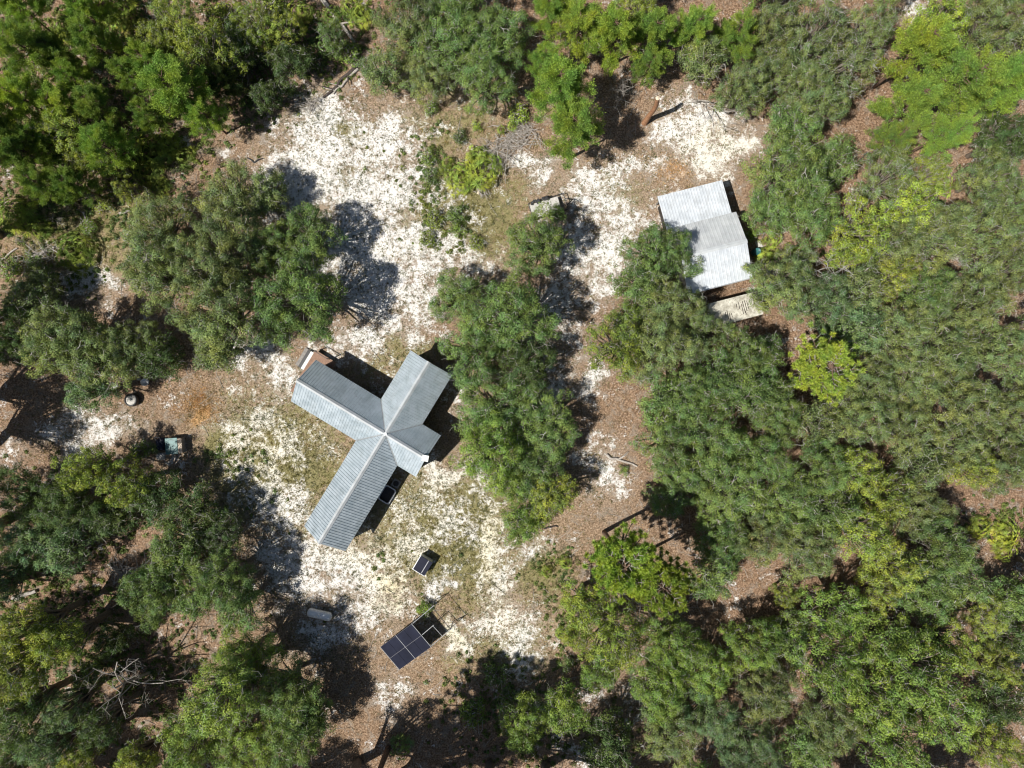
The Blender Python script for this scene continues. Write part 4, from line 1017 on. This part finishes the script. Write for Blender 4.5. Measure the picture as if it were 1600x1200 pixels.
# small single shrubs of the clearing
SHR = [oak_proto('shrub%d' % i, 80 + i, 0.8, 1.0, leaf=(.12, .08), lai=1.9, bough=.30, open_=.4, twigs=.3) for i in range(2)]
def shrub(px, py, r, label, col='G'):
    p = SHR[trng.randrange(2)]; w = P(px, py, .4); k = r * S / p['R']
    o = thing('green_shrub', (w[0], w[1], 0), trng.uniform(0, 6.28), label, 'shrub', 'small shrubs in the open clearing'); o.scale = (k, k, k)
    for pn, me, mat in p['parts']:
        ch = link('stem' if pn == 'trunk' else 'leaves', me, mat, o)
        if pn == 'crown': ch.color = (*COLR[col], 1)
for a in [
    (673, 168, 11, 'small bright shrub below the upper oaks near the sand', 'S'), (670, 248, 12, 'small green shrub above the one left of the middle palmettos', 'S'),
    (672, 275, 12, 'lower green shrub left of the middle palmettos', 'G'), (745, 197, 8, 'tiny bright shrub above the middle palmettos', 'p'),
    (719, 215, 11, 'dark green shrub at the upper left of the middle palmettos', 'd'), (712, 340, 14, 'tall green shrub below the middle palmettos', 'G'),
    (714, 360, 12, 'low green shrub at the foot of the tall one', 'S'), (680, 345, 14, 'olive shrub in the grass left of the tall green shrub', 'o'),
    (668, 372, 12, 'olive shrub on the sand edge below its twin', 'o'), (692, 268, 9, 'small olive shrub beside the middle palmettos', 'o'),
    (810, 180, 16, 'light green bushy sapling at the foot of the bright pine', 'p'), (457, 142, 12, 'bright green shrub by the dark rotten log', 'G'),
    (745, 380, 12, 'olive shrub on the grass above the middle oak', 'o'), (1172, 365, 13, 'green shrub by the shed wall shadow', 'S'),
    (664, 950, 12, 'dark green shrub inside the bare frame of the solar array', 'S'), (775, 1052, 18, 'sunlit green shrub in the shade below the solar array', 'G'),
    (740, 1110, 20, 'sunlit green shrub along the long trunk shadow', 'S'), (795, 1085, 15, 'small green shrub right of the long trunk shadow', 'G'),
    (975, 735, 8, 'tiny shrub below the pale log on brown litter', 'S'), (240, 700, 10, 'green weed behind the dark blue heap', 'G'),
    (220, 705, 14, 'low green shrub left of the dark blue heap', 'S'), (885, 1035, 12, 'green shrub at the shaded right edge of the clearing', 'G'),
    (60, 415, 16, 'bright green shrub below the low grey shrubs', 'G'), (20, 418, 18, 'bright green shrub at the left edge above the oaks', 'S'),
    (140, 355, 12, 'small green shrub above the rounded left palmetto', 'S'), (165, 318, 14, 'olive shrub by the bleached log at the left', 'o'),
    (380, 60, 24, 'dark olive shrub in the upper left brush', 'o'), (440, 60, 22, 'dark shrub in the shade left of the long dead trunk', 'd'),
    (520, 75, 22, 'green shrub right below the long dead trunk', 'G'), (545, 85, 18, 'low green shrub between the long dead trunk and the rotten log', 'S'),
    (420, 20, 24, 'olive shrub at the top edge left of the palmettos', 'o'), (350, 30, 22, 'grey olive shrub at the top edge', 'o'),
    (480, 100, 20, 'dark olive shrub above the dark bare scrub', 'd'), (370, 110, 24, 'dark shrub right of the bright upper left pine', 'd'),
    (435, 30, 14, 'dark shrub beside the sandy gap at the top edge', 'd'), (395, 90, 20, 'dark shrub amid the upper left scrub', 'd'),
]: shrub(*a)

# ------------------------------------------------------------------ trees
T_ = [
 # the large cluster left of the sand
 ('oak', 245, 355, 62, 'g', 'grey green oak at the upper left corner of the big cluster'),
 ('oak', 250, 425, 66, 'g', 'grey green oak on the left side of the big cluster'),
 ('oak', 360, 315, 60, 'g', 'oak at the top of the big cluster beside the sand'),
 ('oak', 335, 405, 86, 'g', 'broad oak in the middle of the big cluster left of the sand'),
 ('oak', 485, 370, 55, 'G', 'rounded dark oak at the right corner of the big cluster'),
 ('oak', 425, 385, 48, 'G', 'dark oak between the broad one and the right corner'),
 ('oak', 345, 495, 72, 'g', 'oak in the lower middle of the big cluster'),
 ('oak', 465, 465, 72, 'G', 'oak at the lower right of the big cluster'),
 ('oak', 340, 545, 42, 'g', 'small oak at the lower tip of the big cluster'),
 ('oak', 437, 512, 34, 'G', 'small oak above the cabin deck'),
 ('oak', 415, 300, 38, 'g', 'small sparse oak reaching over the white sand'),
 # left edge
 ('oak', 45, 470, 46, 'g', 'oak below the bright shrubs at the left edge'),
 ('oak', 15, 525, 48, 'd', 'dark oak cut by the left edge'),
 ('oak', 90, 530, 62, 'g', 'oak left of the deep shadow in the left cluster'),
 ('oak', 145, 555, 66, 'g', 'full oak in the middle of the left cluster'),
 ('oak', 200, 540, 48, 'g', 'dark oak right of the deep shadow in the left cluster'),
 ('oak', 138, 612, 38, 'b', 'small oak reaching down beside the speckled drum'),
 ('oak', 250, 560, 40, 'd', 'dark oak above the orange needle patch'),
 ('oak', 60, 440, 30, 'g', 'small oak left of the left sand patch'),
 # top left pines
 ('pine', 270, 130, 66, 's', 'bright green pine standing out in the upper left woodland'),
 ('pine', 232, 100, 45, 's', 'bright pine leaning on the left of the brightest one'),
 ('pine', 315, 175, 40, 's', 'small bright pine at the lower right of the brightest one'),
 ('lime', 318, 78, 52, 'o', 'loose olive tree behind the brightest upper left pine'),
 ('thin', 270, 40, 48, 'o', 'thin olive tree at the top edge left of centre'),
 ('pine', 30, 70, 52, 'S', 'dark pine at the upper left corner'),
 ('pine', 82, 85, 46, 'S', 'dark pine beside the corner pine'),
 ('pine', 30, 150, 50, 'p', 'yellow green pine at the left edge above the dark ones'),
 ('pine', 90, 160, 50, 'p', 'pale green pine in the middle of the left pine stand'),
 ('lime', 100, 205, 42, 'y', 'yellowish broadleaf among the left pines'),
 ('pine', 30, 235, 48, 'S', 'dark pine at the left edge below the pale ones'),
 ('pine', 60, 290, 44, 'S', 'pine above the large left palmetto'),
 ('pine', 160, 225, 46, 's', 'pine left of the woodland edge palmettos'),
 ('pine', 150, 160, 42, 'S', 'dark pine behind the brightest one'),
 ('lime', 168, 250, 30, 'y', 'narrow yellow green tree left of the palmettos'),
 ('lime', 195, 298, 22, 'y', 'low yellow green tree below the palmettos'),
 ('pine', 140, 60, 44, 'S', 'dark needle tree left of the olive palmettos at the top'),
 ('pine', 130, 15, 42, 's', 'pine cut by the top edge near the left corner'),
 ('pine', 30, 12, 44, 's', 'pine cut by the top left corner'),
 ('pine', 110, 285, 40, 'S', 'dark pine at the lower end of the left pine stand'),
 ('pine', 230, 180, 36, 'S', 'shaded pine under the brightest one'),
 ('pine', 345, 130, 36, 'd', 'shaded dark pine at the brush edge'),
 ('thin', 395, 35, 40, 'o', 'thin grey olive tree in the upper left brush'),
 ('pine', 200, 120, 34, 'S', 'short dark pine tucked left under the brightest one', 6.5),
 ('lime', 245, 65, 34, 'o', 'short olive tree between the top palmettos and the brightest pine', 6.0),
 ('pine', 5, 200, 40, 'S', 'dark pine cut by the left edge below the yellow green one'),
 ('lime', 130, 250, 28, 'o', 'short olive tree between the left pine stand and the palmettos', 5.5),
 ('pine', 60, 215, 38, 's', 'bright pine just right of the dark one on the left edge'),
 ('pine', 110, 120, 36, 's', 'bright pine behind the pale left one'),
 ('oak', 375, 70, 34, 'd', 'dark round oak between the olive tree and the upper brush', 5.0),
 ('oak', 450, 95, 34, 'd', 'dark low oak left of the long dead trunk', 4.5),
 ('oak', 415, 150, 26, 'd', 'dark low oak beside the bare scrub above the clearing', 4.0),
 ('lime', 440, 45, 34, 'o', 'loose olive tree in the brush below the top edge', 4.5),
 ('oak', 520, 55, 24, 'G', 'low green oak left of the long dead trunk tip', 4.0),
 # top middle
 ('oak', 640, 40, 56, 'g', 'oak at the top edge left in the upper middle group'),
 ('oak', 705, 60, 70, 'G', 'large oak in the centre of the upper middle group'),
 ('oak', 775, 60, 62, 'G', 'large dark oak right in the upper middle group'),
 ('oak', 600, 110, 40, 'g', 'small oak at the left foot of the upper middle group'),
 ('oak', 672, 115, 48, 'g', 'oak at the front of the upper middle group'),
 ('oak', 755, 120, 52, 'G', 'dark oak at the lower right of the upper middle group'),
 ('oak', 710, 0, 60, 'G', 'oak cut by the top edge above the upper middle group'),
 ('pine', 878, 140, 62, 's', 'bright pine in the middle of the pair below the top edge'),
 ('pine', 900, 203, 60, 's', 'brightest green pine pointing into the clearing'),
 ('pine', 850, 95, 36, 's', 'small bright pine beside the dark upper middle oak'),
 ('pine', 905, 35, 58, 'p', 'yellow green pine at the top edge above the bare bush'),
 ('pine', 965, 50, 52, 'p', 'twiggy pine above the bare brown bush'),
 ('pine', 1025, 45, 50, 's', 'pine at the top edge above the broken trunk'),
 ('pine', 1015, 100, 32, 'S', 'small pine at the right of the bare brown bush'),
 ('pine', 860, 15, 42, 's', 'pine cut by the top edge right of the dark oak'),
 ('thin', 1000, 5, 40, 'o', 'thin tree cut by the top edge'),
 # lone oak and middle cluster
 ('oak', 838, 379, 57, 'G', 'lone rounded oak beside the flat trailer'),
 ('oak', 870, 334, 18, 'G', 'small oak leaning over the flat trailer'),
 ('oak', 720, 465, 52, 'G', 'dark oak at the upper left of the middle grove'),
 ('oak', 800, 490, 68, 'G', 'dark oak at the top right of the middle grove'),
 ('oak', 740, 545, 62, 'G', 'oak touching the north wing of the cabin'),
 ('oak', 815, 570, 56, 'd', 'dark oak in the heart of the middle grove'),
 ('oak', 775, 640, 72, 'G', 'large oak right of the cabin'),
 ('oak', 850, 665, 64, 'G', 'large oak at the right side of the middle grove'),
 ('oak', 765, 705, 62, 'S', 'light green oak right of the pale vent cap'),
 ('oak', 830, 740, 56, 'G', 'oak in the lower part of the middle grove'),
 ('lime', 862, 775, 46, 'y', 'yellow green scrub oak at the lower end of the middle grove'),
 ('oak', 800, 755, 36, 'S', 'light small oak at the lower edge of the middle grove'),
 ('oak', 817, 818, 38, 'S', 'small round bright oak alone below the middle grove'),
 # around the shed
 ('oak', 1025, 390, 52, 'G', 'oak hanging over the left end of the white shed'),
 ('oak', 1065, 410, 34, 'G', 'small oak leaning over the shed roof'),
 ('oak', 1000, 445, 46, 'G', 'oak below the left of the shed'),
 ('oak', 1045, 475, 56, 'g', 'oak between the shed and the cream trailer'),
 ('lime', 965, 545, 52, 'o', 'yellowish oak facing the middle grove across the path'),
 ('oak', 1025, 540, 62, 'g', 'grey green oak right of the yellowish one across the path'),
 ('oak', 1090, 520, 52, 'g', 'oak just below the cream trailer left end'),
 ('oak', 980, 500, 34, 'S', 'small light oak at the bare path edge'),
 # top right
 ('pine', 1085, 40, 46, 's', 'pine at the top edge left of the grey oaks'),
 ('oak', 1100, 90, 42, 'g', 'oak behind the leaning slender dead tree'),
 ('pine', 1150, 55, 44, 's', 'pine wedged among the grey oaks at the top'),
 ('oak', 1165, 135, 48, 'g', 'grey oak above the right end of the sand'),
 ('oak', 1205, 45, 52, 'g', 'oak at the top edge right of the wedged pine'),
 ('oak', 1220, 110, 54, 'g', 'grey oak in the middle of the top right group'),
 ('thin', 1275, 45, 60, 'g', 'thin grey tree with many white twigs at the top'),
 ('thin', 1310, 105, 62, 'g', 'thin grey tree left of the big bright pines'),
 ('oak', 1275, 155, 52, 'g', 'grey oak right of the white stem'),
 ('thin', 1360, 45, 48, 'g', 'thin grey tree below the sandy gap at the top'),
 ('oak', 1240, 200, 46, 'G', 'oak directly above the big oak behind the shed'),
 ('oak', 1235, 270, 66, 'G', 'big dark oak right of the shed at the clearing edge'),
 ('oak', 1265, 325, 62, 'G', 'big dark oak at the lower right of the shed'),
 ('oak', 1300, 250, 46, 'G', 'dark oak left of the bare brown gap'),
 ('oak', 1200, 330, 38, 'G', 'oak next to the shed right of the sawhorse'),
 ('pine', 1440, 75, 62, 'p', 'bright pine below the sandy gap at the top right'),
 ('pine', 1500, 125, 72, 's', 'largest bright green pine in the upper right'),
 ('pine', 1430, 165, 58, 's', 'bright pine at the left of the largest upper right one'),
 ('pine', 1565, 130, 60, 's', 'bright pine at the right edge beside the largest one'),
 ('pine', 1480, 205, 46, 's', 'bright pine at the foot of the largest upper right one'),
 ('pine', 1400, 215, 38, 'S', 'small pine above the brown gap in the upper right'),
 ('lime', 1470, 30, 46, 'l', 'lime leaved tree at the top edge right of the sandy gap'),
 ('oak', 1545, 30, 52, 'g', 'oak at the top edge near the right corner'),
 ('oak', 1590, 70, 40, 'g', 'oak cut by the right edge near the top corner'),
 ('thin', 1385, 275, 50, 'g', 'pale grey tree below the brown gap in the upper right'),
 ('lime', 1425, 320, 48, 'l', 'lime green tree right of the white dead snag'),
 ('lime', 1345, 360, 52, 'l', 'brightest lime green oak around the white dead snag'),
 ('lime', 1330, 395, 32, 'l', 'low lime green oak below the brightest one'),
 ('thin', 1450, 270, 38, 'o', 'thin olive tree left of the brown path in the upper right'),
 ('oak', 1570, 215, 52, 'd', 'dark oak at the right edge below the bright pines'),
 ('oak', 1550, 275, 50, 'g', 'grey oak right of the brown path'),
 ('oak', 1590, 320, 50, 'g', 'grey oak cut by the right edge beside the bare forked top'),
 # right middle canopy
 ('oak', 1400, 380, 56, 'g', 'grey oak right of the brightest lime oak'),
 ('oak', 1470, 365, 58, 'g', 'grey oak in the middle of the upper right canopy'),
 ('oak', 1535, 370, 62, 'g', 'grey oak near the right edge of the upper right canopy'),
 ('oak', 1585, 420, 52, 'g', 'oak cut by the right edge right of the white boughs'),
 ('oak', 1220, 445, 56, 'g', 'twiggy grey oak right of the cream trailer'),
 ('thin', 1245, 420, 40, 'g', 'thin grey tree right of the teal barrel'),
 ('oak', 1290, 475, 52, 'b', 'bluish green oak above the yellow tufted pine'),
 ('oak', 1345, 455, 46, 'g', 'oak below the forked dead grey tree'),
 ('lime', 1400, 430, 38, 'y', 'yellowish small tree in the canopy below the lime oak'),
 ('oak', 1340, 515, 48, 'b', 'bluish oak at the upper right of the yellow tufted pine'),
 ('oak', 1450, 460, 54, 'G', 'green oak left of the spreading white boughs'),
 ('oak', 1520, 470, 60, 'g', 'oak right of the spreading white boughs'),
 ('oak', 1405, 520, 58, 'g', 'oak three crowns right of the cream trailer'),
 ('oak', 1480, 545, 60, 'g', 'oak in the centre of the right canopy'),
 ('oak', 1560, 545, 58, 'g', 'oak at the right edge level with the yellow tufted pine'),
 ('oak', 1160, 555, 50, 'G', 'oak left of the yellow tufted pine'),
 ('oak', 1188, 560, 44, 'G', 'oak filling the space between the cream trailer and the tufted pine'),
 ('oak', 1205, 612, 40, 'G', 'low oak at the lower left foot of the yellow tufted pine', 5.5),
 ('longleaf', 1280, 574, 72, 'L', 'yellow green tufted pine standing among the right oaks'),
 ('oak', 1170, 610, 44, 'G', 'small oak below left of the yellow tufted pine'),
 ('oak', 1130, 590, 46, 'G', 'oak at the left of the right canopy above the brown gap'),
 ('oak', 1085, 610, 52, 'G', 'oak on the left front of the right canopy'),
 ('oak', 1040, 620, 48, 'G', 'oak at the bare path right of the middle grove shadow'),
 ('oak', 1215, 650, 50, 'G', 'rounded oak between two brown gaps'),
 ('oak', 1280, 665, 48, 'g', 'pale grey green oak directly below the yellow tufted pine'),
 ('oak', 1360, 595, 52, 'g', 'oak right of the yellow tufted pine'),
 ('oak', 1345, 650, 54, 'g', 'oak below right of the yellow tufted pine'),
 ('oak', 1430, 600, 56, 'g', 'oak with pale twigs in the right canopy'),
 ('oak', 1510, 625, 62, 'g', 'large grey oak near the right edge at mid height'),
 ('oak', 1580, 640, 50, 'g', 'oak cut by the right edge at mid height'),
 ('oak', 1420, 670, 56, 'g', 'grey oak above the yellow column of crowns'),
 ('oak', 1500, 700, 50, 'g', 'grey oak above the yellow patch near the right edge'),
 # lower right canopy
 ('oak', 1040, 690, 56, 'G', 'oak at the front of the right canopy beside the pale log'),
 ('oak', 1110, 680, 66, 'G', 'large oak with white twigs in the right canopy'),
 ('oak', 1060, 760, 58, 'G', 'oak above the left tufted pine'),
 ('oak', 1140, 760, 70, 'G', 'large twiggy oak right of the path end'),
 ('oak', 1190, 715, 52, 'G', 'oak below the rounded one between the gaps'),
 ('oak', 1225, 790, 62, 'G', 'oak in the centre of the lower right canopy'),
 ('oak', 1130, 840, 56, 'G', 'oak above the bare brown opening'),
 ('oak', 1195, 840, 50, 'g', 'oak at the upper right of the bare brown opening'),
 ('oak', 1265, 860, 58, 'g', 'pale dry looking oak right of the bare brown opening'),
 ('oak', 1115, 900, 44, 'G', 'small oak between the left tufted pine and the brown opening'),
 ('lime', 1340, 735, 46, 'y', 'uppermost yellow green crown in the yellow column'),
 ('lime', 1385, 775, 46, 'y', 'yellow green crown right in the yellow column'),
 ('lime', 1350, 835, 52, 'y', 'yellow green crown in the middle of the yellow column'),
 ('lime', 1400, 885, 48, 'y', 'yellow green crown low in the yellow column'),
 ('lime', 1375, 925, 36, 'y', 'lowest yellow green crown in the yellow column'),
 ('oak', 1290, 735, 54, 'G', 'oak left of the uppermost yellow crown'),
 ('oak', 1300, 800, 48, 'G', 'dark oak left of the middle yellow crown'),
 ('oak', 1440, 730, 48, 'g', 'oak right of the uppermost yellow crown'),
 ('lime', 1520, 735, 38, 'y', 'isolated yellowish crown near the right edge'),
 ('oak', 1570, 725, 54, 'g', 'oak at the right edge above the bare path'),
 ('oak', 1440, 800, 54, 'g', 'grey oak right of the yellow column'),
 ('oak', 1475, 860, 56, 'G', 'oak left of the bare path at the right edge'),
 ('oak', 1450, 920, 60, 'G', 'green oak right of the lowest yellow crown'),
 ('oak', 1500, 905, 44, 'G', 'oak at the edge of the dark brown opening on the right'),
 ('oak', 1590, 935, 42, 'G', 'oak at the right edge below the dark brown opening'),
 ('thin', 1540, 960, 42, 'y', 'thin yellowish tree with bare white branches at lower right'),
 ('lime', 1560, 1040, 40, 'y', 'yellow green tree at the right edge near the bottom'),
 ('longleaf', 968, 870, 74, 'L', 'bright tufted pine at the lower right of the clearing'),
 ('longleaf', 1028, 905, 64, 'L', 'second bright tufted pine touching the right of the first'),
 ('lime', 920, 945, 48, 'o', 'olive scrub oak below left of the tufted pines'),
 ('lime', 960, 1000, 52, 'o', 'olive scrub oak below the tufted pines'),
 ('lime', 900, 990, 30, 'o', 'small olive scrub oak at the clearing edge'),
 ('oak', 1050, 1010, 56, 'S', 'light green oak right of the white barked dead tree'),
 ('oak', 940, 1050, 36, 'S', 'small green oak left of the white barked dead tree'),
 ('oak', 1030, 1075, 56, 'S', 'light green oak in the lower middle'),
 ('oak', 1105, 1050, 52, 'S', 'light green oak below the shaded brown opening'),
 ('oak', 1050, 1145, 60, 'g', 'pale oak near the bottom edge in the lower middle'),
 ('oak', 1115, 1120, 50, 'b', 'pale bluish oak near the bottom edge'),
 ('oak', 1180, 1010, 50, 'S', 'oak at the lower rim of the shaded brown opening'),
 ('oak', 1230, 1000, 44, 'G', 'dark oak at the lower right rim of the shaded opening'),
 ('oak', 1200, 1080, 52, 'g', 'grey green oak between the dark bottom gaps'),
 ('oak', 1170, 1165, 52, 'b', 'pale oak cut by the bottom edge'),
 ('lime', 1310, 960, 56, 'S', 'leafy green tree right of the shaded opening'),
 ('lime', 1300, 1040, 58, 'S', 'leafy green tree in the lower right group'),
 ('lime', 1380, 1000, 60, 'S', 'broad leafy green tree in the lower right group'),
 ('lime', 1440, 1050, 66, 'S', 'largest bright leafy tree of the lower right group'),
 ('lime', 1370, 1090, 60, 'S', 'leafy tree left of the largest bright lower right one'),
 ('lime', 1480, 1010, 48, 'o', 'leafy olive tree at the right of the lower right group'),
 ('lime', 1470, 1120, 64, 'S', 'leafy tree near the bottom edge below the largest bright one'),
 ('lime', 1400, 1160, 58, 'S', 'leafy tree at the bottom edge in the lower right group'),
 ('oak', 1300, 1130, 56, 'g', 'grey oak at the bottom edge left of the leafy group'),
 ('oak', 1260, 1170, 46, 'G', 'dark oak at the bottom edge between pale and leafy trees'),
 ('oak', 1565, 1100, 46, 'd', 'shaded dark oak near the lower right corner'),
 ('oak', 1585, 1000, 38, 'd', 'shaded dark oak at the right edge beside the yellow tree'),
 ('lime', 1560, 1170, 48, 'o', 'olive tree at the lower right corner'),
 ('lime', 1230, 930, 24, 'o', 'small sapling in the shaded brown opening'),
 # bottom middle and left
 ('oak', 160, 1130, 34, 'd', 'dark oak just below left of the lichen grey dead tree', 10.0),
 ('oak', 175, 1000, 30, 'd', 'dark small tree above the lichen grey dead tree', 9.0),
 ('oak', 140, 1050, 32, 'G', 'dark small tree left of the lichen grey dead tree', 9.0),
 ('oak', 820, 1130, 48, 'S', 'low green oak near the bottom edge below the solar array'),
 ('oak', 885, 1110, 40, 'S', 'low green oak right of its neighbour near the bottom edge'),
 ('oak', 950, 1165, 46, 'd', 'shaded oak cut by the bottom edge in the middle'),
 ('oak', 345, 905, 54, 'G', 'oak right of the dark brush in the lower left', 6.5),
 ('oak', 308, 935, 38, 'G', 'small oak tucked between the rounded one and the oak right of the brush', 5.5),
 ('oak', 275, 850, 46, 'G', 'oak at the upper end of the lower left group'),
 ('oak', 235, 930, 52, 'G', 'rounded oak in the centre of the lower left group'),
 ('oak', 260, 890, 40, 'G', 'small oak between the two larger lower left crowns'),
 ('oak', 372, 950, 42, 'G', 'oak nearest the propane tank', 5.0),
 ('oak', 300, 800, 42, 'd', 'dark oak at the edge of shade below the teal topped box'),
 ('thin', 340, 830, 40, 'd', 'thin dark tree above the dark leafless branches'),
 ('oak', 40, 770, 52, 'd', 'dark oak at the left edge below the bare litter'),
 ('lime', 130, 735, 46, 'o', 'olive tree with a sunlit yellow green top left of the teal topped box'),
 ('lime', 195, 755, 42, 'o', 'olive tree below the teal topped box'),
 ('oak', 240, 775, 44, 'd', 'dark oak just below the teal topped box'),
 ('oak', 100, 790, 52, 'd', 'dark shaded oak left of the lower left group'),
 ('oak', 170, 810, 40, 'd', 'dark shaded oak above the lower left gap'),
 ('oak', 45, 845, 56, 'b', 'bluish grey oak at the left edge'),
 ('oak', 100, 860, 44, 'b', 'bluish grey oak beside the one at the left edge'),
 ('oak', 10, 900, 40, 'b', 'bluish oak cut by the left edge above the curved log'),
 ('lime', 40, 985, 46, 'o', 'olive green tree at the left edge below the curved log', 11.0),
 ('lime', 95, 1000, 42, 'o', 'olive green tree beside the one below the curved log', 11.0),
 ('lime', 30, 1050, 50, 'o', 'olive green tree low on the left edge', 11.0),
 ('oak', 105, 1105, 36, 'b', 'small bluish pine like crown near the lower left corner', 11.5),
 ('oak', 75, 1165, 40, 'b', 'small bluish crown at the lower left corner', 11.5),
 ('oak', 25, 1120, 46, 'G', 'green oak cut by the left edge near the bottom', 11.0),
 ('oak', 20, 1180, 40, 'G', 'green oak in the lower left corner'),
 ('lime', 125, 1185, 36, 'o', 'olive crown at the bottom edge near the left corner', 11.5),
 ('lime', 215, 1190, 36, 'o', 'olive crown at the bottom edge beside the dark log shadow', 11.5),
 ('oak', 378, 1032, 52, 'S', 'green oak below the oak nearest the propane tank', 6.5),
 ('oak', 438, 1080, 56, 'G', 'shaded green oak left of the dark bottom ground', 7.0),
 ('oak', 350, 1090, 60, 'S', 'sunlit green oak in the bottom left group', 11.0),
 ('oak', 300, 1150, 58, 'S', 'sunlit green oak at the bottom edge of the bottom left group'),
 ('oak', 380, 1160, 60, 'S', 'broad sunlit oak at the bottom edge of the bottom left group'),
 ('oak', 460, 1150, 56, 'G', 'dark green oak at the bottom edge right of the broad one', 8.0),
 ('oak', 480, 1118, 40, 'G', 'dark green oak at the shade right of the bottom left group', 7.0),
]
for row in T_:
    row = list(row)
    if row[0] == 'oak' and row[1] > 1035 and 380 < row[2] < 900: row[3] = round(row[3] * .98)
    tree(*row)
# pine whose trunk foot stands at the bottom edge, its crown beyond the frame
def tall_pine(px, py, H, label, s=1.0):
    p = PROT['longleaf'][0]; w = P(px, py, 0); o = thing('longleaf_pine', w, trng.uniform(0, 6), label, 'pine tree', 'tall pines rising past the frame')
    o.scale = (s, s, H / p['H'])
    for pn, me, mat in p['parts']:
        ch = link(pn, me, mat, o)
        if pn == 'crown': ch.color = (*COLR['p'], 1)
tall_pine(607, 1168, 18, 'tall pine with its bare trunk foot at the shaded bottom edge')
# trees just beyond the picture whose shadows fall into it
out = [(-165, 640), (-150, 720), (-170, 560), (-130, 480), (-120, 850), (-110, 960), (-110, 1080), (-60, 1270), (-130, 330), (-90, 200), (60, 1270), (180, 1280), (300, 1275), (420, 1290), (520, 1285),
       (590, 1310), (680, 1300), (760, 1290), (860, 1290), (980, 1280), (1100, 1270), (1230, 1265), (1350, 1270), (1480, 1265), (1670, 1100), (1670, 900), (1670, 700), (1670, 500), (1670, 300),
       (100, -70), (250, -80), (400, -75), (600, -70), (800, -70), (1000, -70), (1200, -70), (1400, -70), (1600, -60)]
for i, (x, y) in enumerate(out):
    near = y > 1150 and 480 < x < 900 or x < -50
    tree('oak', x, y, 66, 'G', 'woodland oak standing just outside the picture edge', H=11.5 if near else 9.0, group='trees beyond the picture edge')
print('objects', len(bpy.data.objects), 'dup labels', [(k, len(v)) for k, v in LABELS.items() if len(v) > 1])
